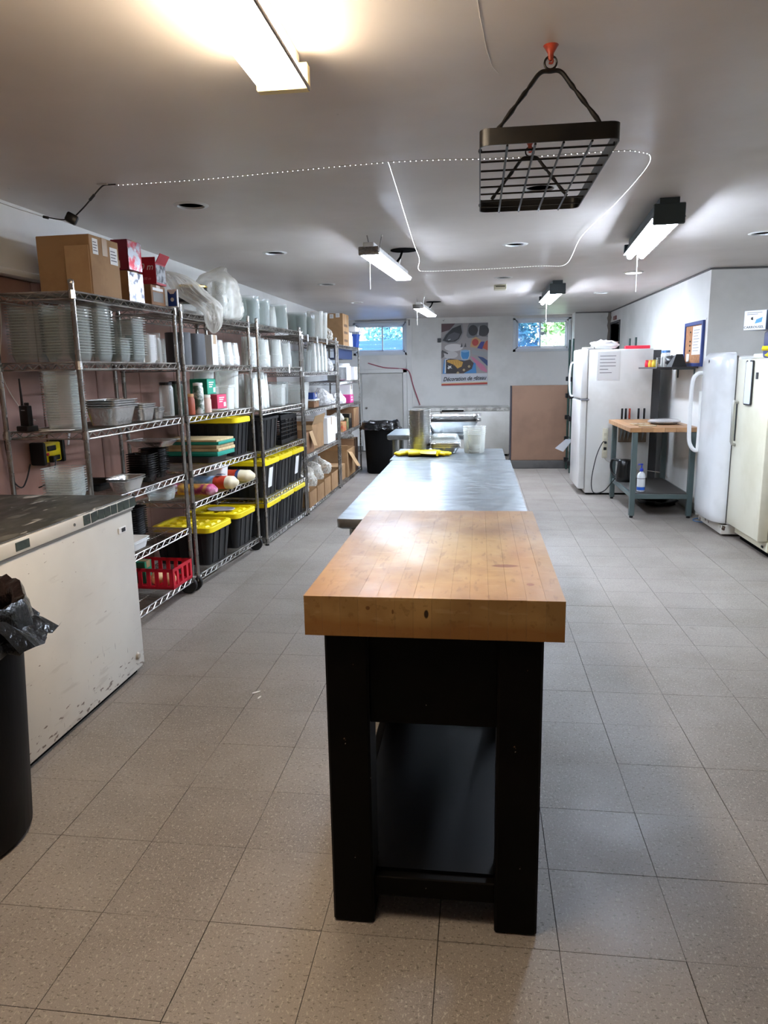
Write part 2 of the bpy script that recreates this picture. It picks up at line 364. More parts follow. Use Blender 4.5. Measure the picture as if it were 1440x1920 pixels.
for (hx, hy), hl in zip(HOLES, HL):
    t = thing('recessed_light', 'empty round recessed ceiling light, dark inside, ' + hl, 'ceiling light', (hx, hy, CEIL), 0, 'recessed round lights in the ceiling')
    obj('trim_ring', ring_me, t); obj('can', can_me, t)
t = thing('flush_light', 'small round flush ceiling light shining white behind the right pull cord', 'ceiling light', (1.434, 7.356, CEIL))
b = MB(); b.lathe([(0, -.012), (.062, -.012), (.075, -.009)], 20); b.build('lens', E('flush_lens_light', 'f4f6ff', 3), t)
b = MB(); b.lathe([(.075, -.012), (.095, -.004), (.095, 0)], 20); b.build('trim_ring', M_lampwhite, t)
t = thing('smoke_alarm', 'beige boxy smoke alarm on the ceiling near the poster', 'smoke alarm', (.215, 8.12, CEIL))
b = MB(); b.rb(-.065, .065, -.08, .08, -.045, 0, .006); b.build('body', P('beige_alarm', 'b9b399', .5), t)
b = MB(); b.bx(-.05, .05, -.083, -.079, -.022, -.014); b.build('slot', M_hole, t)

# ---------------------------------------------------------------- walls
wl = MB(); wl.bx(XL - .3, XL, YF, YB, 1.97, CEIL + .05); wl.rb(XL - .1, XL + .012, YF, YB, 1.94, 1.975, .012, 2); wl.bx(XLL - .24, XLL, YF, YB, 0, 1.97)
wall_left = struct('wall_left', wl, M_white)
pm = MB(); pm.rb(-.008, .008, .004, .596, .06, 1.94, .003); pme = pm.mesh('panel', M_pink)
y = -2.2
while y < 8.4:
    obj('panel', pme, wall_left, (XLL + .008, y, 0)); y += .6
W1 = (-2.15, -1.29, 1.735, 2.215); W2 = (.61, 1.485, 1.745, 2.225)
wb = MB()
def wall_y(mb, x0, x1, y0, y1, z0, z1): mb.bx(x0, x1, y0, y1, z0, z1)
wall_y(wb, XLL - .2, W1[0], YB, YB + .22, 0, CEIL + .05); wall_y(wb, W1[1], W2[0], YB, YB + .22, 0, CEIL + .05); wall_y(wb, W2[1], XR + .3, YB, YB + .22, 0, CEIL + .05)
for W in (W1, W2): wall_y(wb, W[0], W[1], YB, YB + .22, 0, W[2]); wall_y(wb, W[0], W[1], YB, YB + .22, W[3], CEIL + .05)
wb.bx(1.54, XR, 12.46, YB, 0, CEIL + .02)
wb.bx(-1.25, -1.16, YB - .06, YB, 0, CEIL)
struct('wall_back', wb, M_white)
D2 = (11.62, 12.36, 2.09)
wr = MB(); wr.bx(XR, XR + .2, YJ, D2[0], 0, CEIL + .05); wr.bx(XR, XR + .2, D2[0], D2[1], D2[2], CEIL + .05); wr.bx(XR, XR + .2, D2[1], YB, 0, CEIL + .05); wr.bx(XR + .2, XRN + .2, YJ, YJ + .2, 0, CEIL + .05)
struct('wall_right', wr, M_white)
wn = MB(); wn.bx(XRN, XRN + .2, YF, YJ, 0, CEIL + .05); struct('wall_near_right', wn, M_white)
wf = MB(); wf.bx(XLL - .2, XRN + .2, YF - .2, YF, 0, CEIL + .05); struct('wall_front', wf, M_white)
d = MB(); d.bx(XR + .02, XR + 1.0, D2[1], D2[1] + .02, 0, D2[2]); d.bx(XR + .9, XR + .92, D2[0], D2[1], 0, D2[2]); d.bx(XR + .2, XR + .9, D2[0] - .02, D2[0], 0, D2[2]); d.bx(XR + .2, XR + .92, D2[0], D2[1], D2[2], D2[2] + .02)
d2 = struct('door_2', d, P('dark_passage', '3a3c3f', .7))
fr = MB(); fr.bx(XR - .012, XR + .05, D2[0] - .035, D2[0], 0, D2[2] + .03); fr.bx(XR - .012, XR + .05, D2[1], D2[1] + .03, 0, D2[2] + .03); fr.bx(XR - .012, XR + .05, D2[0], D2[1], D2[2], D2[2] + .03)
fr.build('door_frame', P('dark_door_frame', '2c2d30', .5), d2)
s = MB(); s.rb(XR - .02, XR, 11.9, 12.1, 2.14, 2.2, .004); tag(s.build('door_sign', P('dull_red_sign', '8a5a56', .5)), 'small dull red plate over the dark doorway', 'sign')
bb = MB(); bb.rb(XR - .012, XR, YJ + .02, D2[0] - .04, 0, .1, .003); struct('baseboard_right', bb, P('grey_baseboard', '8f8e8b', .5))
bb = MB(); bb.rb(XL - .06, XRN, YB - .012, YB, 0, .1, .003); struct('baseboard_back', bb, P('grey_baseboard_back', '6f6e6c', .5))
tr = MB(); tr.tube([(XR - .006, YJ, CEIL - .008), (XR - .006, 9, CEIL - .012), (XR - .006, 12.44, CEIL - .006)], .009, 6); tr.tube([(XR, YJ - .006, CEIL - .008), (2.7, YJ - .006, CEIL - .012), (XRN, YJ - .006, CEIL - .006)], .009, 6); tr.tube([(1.545, 12.45, CEIL - .006), (XR, 12.45, CEIL - .01)], .009, 6)
struct('trim_1', tr, P('grey_joint_bead', '6a6866', .8))
cr = MB(); zz = [2.29, 2.24, 2.2, 2.14, 2.08, 2.0, 1.9, 1.8]
cr.loft([[(XR - .03 - random.uniform(.0, .05) * (zz[0] - 1.75), 12.455, q), (XR - .003, 12.455, q), (XR - .003, 12.44 - random.uniform(0, .1), q)] for q in zz], False, False, False)
struct('trim_2', cr, P('crumbling_corner', '8a8178', .9))
ck = MB(); ck.tube([(-.002, 1.66, CEIL), (-.015, 1.7, CEIL), (-.02, 1.76, CEIL), (-.01, 1.83, CEIL), (-.013, 1.92, CEIL), (-.006, 2.02, CEIL), (.004, 2.12, CEIL), (.012, 2.22, CEIL), (.03, 2.34, CEIL), (.05, 2.4, CEIL)], [.0008, .0016, .001, .0018, .001, .0016, .0009, .0014, .001, .0006], 5)
struct('trim_3', ck, P('cracked_ceiling_paint', 'ece7e1', .6))
# low door at the back left
d = MB(); d.rb(-2.06, -1.335, YB - .035, YB - .012, .02, 1.375, .004); d1 = struct('door_1', d, P('low_door_paint', 'd3d1cc', .45, var='c6c4be', vs=2))
f = MB(); f.rb(-1.325, -1.255, YB - .05, YB, 0, 1.45, .004); f.rb(-2.2, -1.255, YB - .05, YB - .001, 1.385, 1.45, .004); f.build('door_frame', M_white, d1)
k = MB(); k.lathe([(.0, 0), (.02, .004), (.022, .02), (.012, .028), (.01, .05)], 12); k.build('door_knob', M_chrome, d1, (-1.98, YB - .085, .78), (R(-90), 0, 0))

# ---------------------------------------------------------------- windows and what is outside
M_glass = PC('window_glass', 'c9dcf0', .05, .45, .03)
M_glassb = PC('sky_tinted_glass', 'a9cdf2', .22, .5, .05, tint='cfe4ff')  # sky reflection put into the pane colour as a milky blue tint
def window(n, W, split, mats):
    x0, x1, z0, z1 = W
    t = tag(obj('window_%d' % n, None), kind='structure')
    f = MB()
    for a in ((x0 - .045, x0, z0 - .045, z1 + .03), (x1, x1 + .045, z0 - .045, z1 + .03), (x0 - .045, x1 + .045, z1, z1 + .03), (x0 - .045, x1 + .045, z0 - .045, z0)): f.rb(a[0], a[1], YB - .02, YB + .0, a[2], a[3], .003)
    f.build('casing', M_frame, t)
    b = MB()
    for a in ((x0, x0 + .025, z0, z1), (x1 - .025, x1, z0, z1), (x0, x1, z1 - .025, z1), (x0, x1, z0, z0 + .025)): b.bx(a[0], a[1], YB + .02, YB + .12, a[2], a[3])
    b.build('window_frame', M_frame, t)
    for k, (a, c, y) in enumerate(((x0 + .025, split + .015, YB + .05), (split - .015, x1 - .025, YB + .085))):
        s = MB()
        for q in ((a, a + .022, z0 + .025, z1 - .025), (c - .022, c, z0 + .025, z1 - .025), (a, c, z1 - .047, z1 - .025), (a, c, z0 + .025, z0 + .047)): s.rb(q[0], q[1], y - .014, y + .014, q[2], q[3], .002)
        sa = s.build('sash', M_frame, t)
        p = MB(); p.bx(a + .02, c - .02, y - .002, y + .002, z0 + .045, z1 - .045); p.build('pane', mats[k], sa)
window(1, W1, -1.69, (M_glassb, M_glassb)); window(2, W2, 1.02, (M_glassb, M_glass))
g = MB(); g.bx(-9, 11, YB + .22, YB + 12, 1.4, 1.6); tag(g.build('ground', P('garden_earth', '5f5a48', .95, var='46502f', vs=2)), kind='structure')
fn = thing('garden_fence', 'blue grey fence of horizontal boards outside the left window', 'fence', (-2.1, YB + 1.5, 1.6))
bd = MB(); bd.rb(-1.2, 1.0, -.01, .01, 0, .072, .004); bde = bd.mesh('board', P('blue_fence_board', '7f93ab', .6, rnd=.08))
for k in range(5): obj('board', bde, fn, (0, 0, .02 + k * .078))
M_post = P('fence_post_wood', '66748a', .7)
for a in (-1.2, .93): p = MB(); p.bx(a, a + .07, .01, .06, 0, .45); p.build('fence_post', M_post, fn)
def shrub(x, y, z, r, h, n, mat, label, name='shrub'):
    t = thing(name, label, 'shrub', (x, y, z)); s = MB()
    for k in range(4): s.tube([(0, 0, 0), (random.uniform(-.3, .3) * r, random.uniform(-.3, .3) * r, h * .4), (random.uniform(-.7, .7) * r, random.uniform(-.7, .7) * r, h * .8)], [.03, .02, .008], 6)
    s.build('stem', P('shrub_bark', '4a3d30', .9), t); lv = MB()
    for k in range(n):
        a = random.uniform(0, 6.28); q = math.sqrt(random.random()) * r; c = Vector((q * math.cos(a), q * math.sin(a), random.uniform(.05, 1) * h))
        l = random.uniform(.035, .075); d1_ = Vector((random.gauss(0, 1), random.gauss(0, 1), random.gauss(0, .7))).normalized(); d2_ = d1_.orthogonal().normalized()
        lv.add([c - d1_ * l, c + d2_ * l * .45 + Vector((0, 0, .006)), c + d1_ * l, c - d2_ * l * .45], [(0, 1, 2, 3)])
    tag(lv.build('foliage', mat, t), kind='stuff')
M_leaf1 = P('leaf_green', '6f9a4a', .5, var='9fc07a', vs=6); M_leaf2 = P('leaf_dark', '35604a', .5, var='4f8a66', vs=5); M_leaf3 = P('leaf_pale', 'a9c795', .5, var='d8e6c8', vs=7)
shrub(1.72, YB + 2.2, 1.6, .5, 1.3, 2000, M_leaf1, 'sunlit green shrub outside the right half of the right window')
shrub(.7, YB + 1.7, 1.6, .48, 1.1, 2000, M_leaf2, 'darker blue green shrub outside the left half of the right window')
shrub(1.55, YB + .95, 1.6, .45, .4, 900, M_leaf3, 'low pale shrub at the foot of the right window')
shrub(-1.95, YB + 2.6, 1.6, .5, 1.4, 2000, M_leaf3, 'pale leafy shrub beyond the fence in the left window')
shrub(-.85, YB + 2.7, 1.6, .5, 1.5, 2000, M_leaf2, 'dark shrub behind the fence, right part of the left window')
shrub(2.6, YB + 4.6, 1.6, 1.2, 3.0, 2600, M_leaf1, 'big green tree far out in the garden, seen through the right window', 'tree')
shrub(.1, YB + 4.8, 1.6, 1.2, 3.0, 2600, M_leaf2, 'big dark tree far out in the garden, left of the pale shrubs', 'tree')
bt = thing('bare_tree', 'dark bare tree trunk seen through the right window', 'tree', (1.35, YB + 3.2, 1.6))
tk = MB(); tk.tube([(0, 0, 0), (-.02, 0, 1), (.04, .1, 2.4)], [.09, .08, .06], 10); tk.build('trunk', P('dark_bark', '3c3230', .9), bt)
for q in ((.5, .1, 2.2), (-.4, 0, 2.0)): tk = MB(); tk.tube([(0, 0, 1.3), (q[0] * .5, q[1], 1.7), q], [.045, .035, .015], 8); tk.build('branch', P('dark_bark_branch', '3c3230', .9), bt)
# ---------------------------------------------------------------- butcher block table (nearest)
bt_ = thing('butcher_block_table', 'black wooden table with a thick worn maple butcher block top, nearest the camera', 'table', (-.107, 2.17, 0))
def block_mat():
    m = P('maple_block', 'a1804f', .45, spec=.32, var='8c6a3f', vs=2.6, bump=.05, bs=30, rnd=.09, pos=True, spots=[('6d4420', 22, .775)], rv=.08, stretch=(1, .55, 1))
    t = m.node_tree; N = t.nodes; L = t.links; b = N['Principled BSDF']; src = N.new('ShaderNodeNewGeometry').outputs['Position']
    c = b.inputs['Base Color'].links[0].from_socket
    def mixin(c, fac, col):
        x = N.new('ShaderNodeMix'); x.data_type = 'RGBA'; L.new(fac, x.inputs[0]); L.new(c, x.inputs[6]); x.inputs[7].default_value = lin(col); return x.outputs[2]
    def noisef(scale, lo, hi, top=1.0, loc=(0, 0, 0), st=(1, 1, 1), det=4):
        mp = N.new('ShaderNodeMapping'); mp.inputs['Location'].default_value = loc; mp.inputs['Scale'].default_value = st; L.new(src, mp.inputs[0])
        n = N.new('ShaderNodeTexNoise'); n.inputs['Scale'].default_value = scale; n.inputs['Detail'].default_value = det; L.new(mp.outputs[0], n.inputs['Vector'])
        r = N.new('ShaderNodeMapRange'); r.inputs[1].default_value = lo; r.inputs[2].default_value = hi; r.inputs[4].default_value = top; L.new(n.outputs[0], r.inputs[0]); return r.outputs[0]
    def ball(cx, cy, rx, ry, top=1.0, wob=.35, soft=.25, cz=.907, rz=.03):
        mp = N.new('ShaderNodeMapping'); mp.vector_type = 'TEXTURE'; mp.inputs['Location'].default_value = (cx, cy, cz); mp.inputs['Scale'].default_value = (rx, ry, rz); L.new(src, mp.inputs[0])
        n = N.new('ShaderNodeTexNoise'); n.inputs['Scale'].default_value = 14; n.inputs['Detail'].default_value = 4; L.new(src, n.inputs['Vector'])
        ln = N.new('ShaderNodeVectorMath'); ln.operation = 'LENGTH'; L.new(mp.outputs[0], ln.inputs[0])
        ad = N.new('ShaderNodeMath'); ad.operation = 'MULTIPLY_ADD'; L.new(n.outputs[0], ad.inputs[0]); ad.inputs[1].default_value = wob * 2; L.new(ln.outputs['Value'], ad.inputs[2])
        r = N.new('ShaderNodeMapRange'); r.inputs[1].default_value = 1 + wob; r.inputs[2].default_value = 1 - soft + wob; r.inputs[4].default_value = top; L.new(ad.outputs[0], r.inputs[0]); return r.outputs[0]
    c = mixin(c, ball(-.1, 2.15, .33, .55, .8, .5, .9), 'b5a06e')            # rubbed paler middle
    c = mixin(c, noisef(7, .52, .7, .55, (3, 1, 0), (1, .7, 1)), '8a6a40')
    c = mixin(c, noisef(34, .6, .75, .3, (1, 5, 0), (1, 1, 1)), '6d4c2a')
    c = mixin(c, ball(.075, 1.93, .042, .016, .8, .35), '6e3a26'); c = mixin(c, ball(.13, 1.76, .012, .014, .6, .3), '7a4030'); c = mixin(c, ball(.1, 2.4, .08, .16, .5, .6, .9), '6b4d33')
    c = mixin(c, ball(-.12, 1.628, .006, .01, .95, .3, .3, .868, .012), '1f120a'); c = mixin(c, ball(-.26, 1.628, .006, .01, .8, .3, .3, .88, .006), '5a3418'); c = mixin(c, ball(-.2, 1.628, .003, .01, .8, .3, .3, .872, .007), '5a3418')
    c = mixin(c, ball(-.2, 2.45, .14, .1, .5, .6, .9), '7d5a38'); c = mixin(c, ball(.02, 2.35, .1, .09, .4, .6, .9), '6f5033'); c = mixin(c, ball(.12, 2.05, .05, .3, .3, .6, .9), 'a5683a')
    c = mixin(c, noisef(60, .6, .68, .3, (2, 2, 0), (1, .25, 1), 2), '5f4022'); c = mixin(c, noisef(45, .63, .7, .14, (7, 2, 0), (.3, 1, 1), 2), 'd3b98a')
    sz = N.new('ShaderNodeSeparateXYZ'); L.new(src, sz.inputs[0]); nz_ = N.new('ShaderNodeTexNoise'); nz_.inputs['Scale'].default_value = 9; L.new(src, nz_.inputs['Vector'])
    ad = N.new('ShaderNodeMath'); ad.operation = 'MULTIPLY_ADD'; L.new(nz_.outputs[0], ad.inputs[0]); ad.inputs[1].default_value = .05; L.new(sz.outputs['Z'], ad.inputs[2])
    mr = N.new('ShaderNodeMapRange'); mr.inputs[1].default_value = .885; mr.inputs[2].default_value = .86; mr.inputs[4].default_value = .75; L.new(ad.outputs[0], mr.inputs[0]); c = mixin(c, mr.outputs[0], '875a2c')   # darker brown below the top edge
    L.new(c, b.inputs['Base Color']); return m
M_block = block_mat()
ns = 14; sw = .618 / ns
sm = MB(); sm.rb(-sw / 2 + .0001, sw / 2 - .0001, -.541, .541, 0, .0995, .00025); sme = sm.mesh('strip', M_block)
for k in range(ns): obj('strip', sme, bt_, (-.309 + (k + .5) * sw, 0, 0.8075 + (k % 3) * .0001))
for x in (-.212, .212):
    for y in (-.47, .47):
        b = MB(); b.rb(-.054, .054, -.054, .054, 0, .8075, .006); b.build('leg', M_blackpaint, bt_, (x + (0 if x < 0 else -.002), y, 0))
a = MB(); a.rb(-.16, .158, -.505, -.48, .566, .807, .003); a.build('apron', M_blackpaint, bt_)
a = MB(); a.rb(-.16, .158, .48, .505, .566, .807, .003); a.build('apron', M_blackpaint, bt_)
for x in (-.255, .25):
    a = MB(); a.rb(x - .012, x + .012, -.42, .42, .64, .807, .003); a.build('apron', M_blackpaint, bt_)
for y in (-.49, .49):
    a = MB(); a.rb(-.16, .158, y - .014, y + .014, .07, .128, .003); a.build('stretcher', M_blackpaint, bt_)
for x in (-.245, .243):
    a = MB(); a.rb(x - .014, x + .014, -.42, .42, .07, .128, .003); a.build('stretcher', M_blackpaint, bt_)
a = MB(); a.prism([(-.157, -.474), (.155, -.474), (.155, -.414), (.228, -.414), (.228, .414), (.155, .414), (.155, .474), (-.157, .474), (-.157, .414), (-.23, .414), (-.23, -.414), (-.157, -.414)], .11, .134)
a.build('lower_shelf', P('glossy_black_board', '090a0c', .3, bump=.02, bs=20, spec=.4, vs=3, spots=[('8b8982', 60, .8)]), bt_)

# ---------------------------------------------------------------- stainless tables
def steel_table(name, label, x0, x1, y0, y1, z, leg=True):
    t = thing(name, label, 'table', ((x0 + x1) / 2, (y0 + y1) / 2, 0)); a, b = (x1 - x0) / 2, (y1 - y0) / 2
    m = MB(); m.loft([rrect(2 * a - .03, 2 * b - .03, .01, z - .042, 2), rrect(2 * a - .004, 2 * b - .004, .01, z - .034, 2), rrect(2 * a, 2 * b, .012, z - .006, 2), rrect(2 * a - .004, 2 * b - .004, .012, z, 2)]); m.build('tabletop', M_steel, t, ang=50)
    for sx in (-1, 1):
        for sy in (-1, 1):
            l = MB(); l.tube([(sx * (a - .06), sy * (b - .07), .03), (sx * (a - .06), sy * (b - .07), z - .042)], .021, 12); l.lathe([(.0, 0), (.02, .0), (.024, .03), (.0, .035)], 12, (sx * (a - .06), sy * (b - .07), 0)); l.build('leg', M_steelside, t)
    u = MB(); u.rb(-a + .05, a - .05, -b + .06, b - .06, .22, .245, .004); u.build('undershelf', M_steelside, t)
    return t
steel_table('steel_work_table', 'long stainless steel work table with a scratched top, right behind the butcher block', -.552, .199, 2.73, 4.606, .866)
steel_table('steel_end_table', 'short stainless steel table joined to the far end of the long steel table', -.572, .172, 4.612, 5.27, .866)
steel_table('steel_cross_table', 'far stainless steel table sticking out to the left beside the black bin', -.765, .05, 6.02, 6.68, .9)

# things on the steel tables
def ringed(mb, r0, r1, h, n=24, lip=.006):
    return mb.lathe([(0, .0), (r0, 0), (r1, h - .004), (r1 + lip, h - .003), (r1 + lip, h), (r1 + .002, h)], n)
pan = MB(); ringed(pan, .062, .07, .04, 28); pan_me = pan.mesh('round_pan', P('spun_aluminium', 'c4c4c2', .3, 1.0, bump=.05, bs=40, stretch=(1, 1, 8)))
stack('round_pan', pan_me, 'round aluminium pan from the top of the tall stack on the steel table', 'pan', 'tall stack of round aluminium pans', 24, (-.405, 5.0, .8665), .0112)
def rtray(mb, a, b, h, taper=.82, r=.03, lip=.012, rib=0, n=4):
    def rg(k, z, rb=0):
        pts = rrect(a * k, b * k, r * k, z, n); return pts
    rings = [rg(taper, .001), rg(taper + .01, .004), rg(1, h - .004)]
    mb.loft(rings, True, False); mb.loft([rg(1, h - .004), rrect(a + lip * 2, b + lip * 2, r + lip, h - .003, n), rrect(a + lip * 2, b + lip * 2, r + lip, h, n), rg(.985, h)], False, False)
    return mb.loft([rg(.985, h), rg(taper - .005, .004)], False, True)
def foil_pan(a, b, h, name='foil_pan', ribs=26):
    mb = MB(); N = ribs * 2
    def ring(k, z, am):
        pts = rrect(a * k, b * k, .03, z, 5); out = []
        P_ = pts + [pts[0]]; Ls = [0]
        for i in range(len(pts)): Ls.append(Ls[-1] + (Vector(P_[i + 1]) - Vector(P_[i])).length)
        for q in range(N):
            s = Ls[-1] * q / N; i = max(j for j in range(len(pts)) if Ls[j] <= s + 1e-9); f = (s - Ls[i]) / max(1e-9, Ls[i + 1] - Ls[i]); p = Vector(P_[i]).lerp(Vector(P_[i + 1]), f)
            kk = 1 + (am if q % 2 else -am); out.append((p.x * kk, p.y * kk, z))
        return out
    mb.loft([ring(.78, .001, 0), ring(.8, .004, .005), ring(.98, h - .008, .006), ring(1.0, h - .004, 0), ring(1.1, h - .002, .004), ring(1.1, h + .001, .004)], True, False)
    return mb.mesh(name, M_alu, 60)
fp1 = foil_pan(.19, .14, .045)
stack('foil_tray', fp1, 'small foil tray under the clear dome lids on the steel table', 'foil tray', 'foil trays under the clear dome', 3, (-.23, 5.0, .8665), .012)
dome = MB(); dome.loft([rrect(.215, .165, .03, 0, 4), rrect(.21, .16, .03, .004, 4), rrect(.2, .15, .03, .006, 4), rrect(.17, .12, .03, .04, 4), rrect(.15, .1, .03, .045, 4)], False, True)
stack('dome_cover', dome.mesh('dome_cover', M_clear), 'clear dome cover stacked over the foil trays on the steel table', 'cover', 'clear dome covers over the foil trays', 3, (-.23, 5.0, .938), .008)
tub = MB(); tub.lathe([(0, .001), (.066, 0), (.07, .006), (.074, .125), (.079, .127), (.079, .131)], 28)
tubm = tub.mesh('clear_tub', M_clear2)
stack('clear_tub', tubm, 'clear round tub of the short stack at the right end of the steel table', 'tub', 'clear tubs stacked at the end of the steel table', 5, (-.03, 5.02, .8665), .0125)
gl = thing('rubber_gloves', 'crumpled pair of yellow rubber gloves at the foot of the round pan stack', 'gloves', (-.38, 4.83, .867))
def glove(seed, ox, oy, rz, s=1.0):
    random.seed(seed); m = MB(); m.T = Matrix.Translation((ox, oy, .001)) @ Matrix.Rotation(rz, 4, 'Z') @ Matrix.Scale(s, 4)
    blob(m, (0, 0, .02), (.075, .05, .022), seed, .18, 18, 10, 2.4, .9)
    for k in range(5):
        a = -.75 + k * .33; l = (.06, .08, .085, .08, .06)[k]; bx_ = .05 * math.cos(a); by = .045 * math.sin(a) * 1.2
        m.tube(arc_pts([(bx_ * .4, by * .5, .018), (bx_ + .01, by, .017), (bx_ + l * math.cos(a) * .8, by + l * math.sin(a) * .7, .013), (bx_ + l * math.cos(a), by + l * math.sin(a) + .012, .011)], 4), [.012] * 11 + [.008, .003], 8)
    m.loft([[(-.05 - .06 * k, (.04 + .008 * k) * math.cos(q * .524) + .006 * math.sin(q * 2 + k * 2), .02 + (.019 + .004 * math.sin(q * 3 + k)) * math.sin(q * .524)) for q in range(12)] for k in range(3)])
    return m
glove(3, -.05, 0, R(165)).build('glove', M_glovey, gl, ang=60); glove(5, .07, .0, R(10), .95).build('glove', M_glovey, gl, ang=60); random.seed(11)
b = MB(); blob(b, (0, 0, .022), (.035, .03, .024), 4, .25, 16, 10, 3, .85); tag(b.build('scouring_pad', P('dark_green_pad', '14251a', .9, bump=.6, bs=80), None, (-.3, 5.22, .868)), 'dark green scouring pad between the pan stack and the foil trays', 'scouring pad')
bp = foil_pan(.44, .36, .1, 'steam_pan', 40)
stack('steam_pan', bp, 'of two large foil steam pans nested on the far cross table', 'foil pan', 'large foil pans on the far cross table', 2, (-.225, 6.32, .901), .045)

# ---------------------------------------------------------------- hanging rack
hr = thing('hanging_pot_rack', 'black iron pot rack with wire grid hanging from orange ceiling cups', 'pot rack', (.188, 2.65, 2.07))
fm = MB(); outer = [rrect(.385, .90, .03, z, 4) for z in (-.022, .022)]; inner = [rrect(.377, .892, .028, z, 4) for z in (.022, -.022)]
fm.loft([outer[0], outer[1], inner[0], inner[1], outer[0]], False, False); fm.build('frame_band', M_iron, hr)
for k in range(8): g = MB(); y = -.37 + k * .105; g.tube([(-.188, y, -.018), (.188, y, -.018)], .0032, 6); g.build('cross_wire', M_iron, hr)
for k in range(4): g = MB(); x = -.115 + k * .077; g.tube([(x, -.445, -.024), (x, .445, -.024), (x, .447, -.012)], .0036, 6); g.build('long_wire', M_iron, hr)
for y in (-.42, .42):
    g = MB(); pts = arc_pts([(-.145, y, .02), (-.06, y, .125), (-.028, y, .163), (.0, y, .166), (.028, y, .163), (.06, y, .125), (.145, y, .02)], 8)
    tw = []
    for i, p in enumerate(pts): tw.append(.0062 + .0016 * math.sin(i * 2.1) if abs(p.x) > .05 else .0062)
    g.tube(pts, tw, 8); g.build('handle', M_iron, hr)
    r = MB(); r.tube([(.0165 * math.cos(a * .3927), y, .187 + .0165 * math.sin(a * .3927)) for a in range(16)], .0032, 6, closed=True); r.build('ring', M_iron, hr)
    c = MB(); c.lathe([(.004, .192), (.008, .198), (.008, .21), (.019, .228), (.021, .23)], 16, (0, y, 0)); c.tube(arc_pts([(0, y, .2), (.006, y, .194), (.004, y, .186), (-.005, y, .187)], 4), .003, 6); c.build('ceiling_cup', M_orange, hr)
for x in (-.19, .19):
    for y in (-.36, .36): h = MB(); h.lathe([(.0, -.006), (.006, -.004), (.006, .004), (0, .006)], 8); h.build('bolt', M_iron, hr, (x, y, -.012), (0, R(90), 0))

# ---------------------------------------------------------------- string of lights on the ceiling
sl = thing('light_string', 'thin string of tiny white lights looping across the ceiling', 'string lights', (-.385, 3.234, CEIL))
Z = CEIL - .008
main = arc_pts([(-1.648, 3.36, Z), (-1.2, 3.32, Z - .004), (-.385, 3.234, Z), (.1, 3.245, Z - .006), (.532, 3.254, Z), (.64, 3.285, Z), (.703, 3.37, Z), (.725, 3.626, Z), (.71, 4.272, Z - .006), (.669, 5.222, Z - .004), (.72, 6.58, Z), (.5, 6.63, Z), (0, 6.68, Z - .004), (-.46, 6.71, Z), (-.53, 6.55, Z), (-.47, 5.9, Z - .01), (-.451, 5.162, Z - .006), (-.408, 3.91, Z), (-.385, 3.25, Z)], 12)
off = Vector((-.385, 3.234, CEIL)); main = [p - off for p in main]
wr_ = MB(); wr_.tube(main, .0013, 5); wr_.build('wire', P('silver_wire', 'a9a49c', .4, .5), sl)
ld = MB(); acc = 0; step = .0235
for i in range(len(main) - 1):
    a, b = main[i], main[i + 1]; l = (b - a).length
    while acc < l:
        p = a.lerp(b, acc / l); q = .0015
        ld.add([(p.x + q, p.y, p.z - .002), (p.x - q, p.y, p.z - .002), (p.x, p.y + q, p.z - .002), (p.x, p.y - q, p.z - .002), (p.x, p.y, p.z + q - .002), (p.x, p.y, p.z - q - .002)], [(0, 2, 4), (2, 1, 4), (1, 3, 4), (3, 0, 4), (2, 0, 5), (1, 2, 5), (3, 1, 5), (0, 3, 5)]); acc += step
    acc -= l
tag(ld.build('tiny_lights', E('led_light', 'f2f6ff', 6), sl), kind='stuff')
ap = thing('power_adapter', 'black power adapter dangling on a cord near the left wall and ceiling', 'adapter', (-1.887, 3.35, 2.154))
m = MB(); m.rb(-.026, .026, -.02, .02, -.022, .022, .008, 2); m.build('body', M_black, ap, (0, 0, 0), (0, .5, .4))
m = MB(); m.tube(arc_pts([(.022, 0, .012), (.07, .0, .05), (.11, .005, .09), (.16, .01, .136), (.2, .01, .14), (.225, .01, .14)], 5), .0032, 6); m.tube([(.095, .003, .076), (.12, .005, .1)], .0065, 8); m.build('cord', M_cord, ap)
m = MB(); m.tube(arc_pts([(-.02, 0, -.004), (-.06, 0, -.002), (-.11, .0, .008), (-.135, 0, .012)], 5), .003, 6); m.tube([(-.115, 0, .008), (-.14, 0, .014)], .0065, 8); m.build('plug_cord', M_cord, ap)
m = MB(); m.tube(arc_pts([(-.135, 0, .012), (-.22, .02, .04), (-.31, .06, .07), (-.42, .1, .11), (-.46, .1, .12)], 5), .0016, 5); m.build('pale_cord', M_cordw, ap)
m = MB(); m.box((.165, .01, .142), (.05, .03, .004)); m.build('tape', P('clear_tape', 'b9b2aa', .3), ap)
wc = MB(); wc.tube(arc_pts([(XL + .004, 3.33, 2.2), (XL + .01, 3.36, 2.05), (XL + .02, 3.42, 1.95), (XLL + .024, 3.5, 1.7), (XLL + .024, 3.46, 1.45), (XLL + .024, 3.6, 1.25), (XLL + .024, 3.7, 1.2)], 8), .0022, 5)
tag(wc.build('wall_lead', M_cordw), 'thin pale cord running down the left wall behind the first wire rack', 'cord')
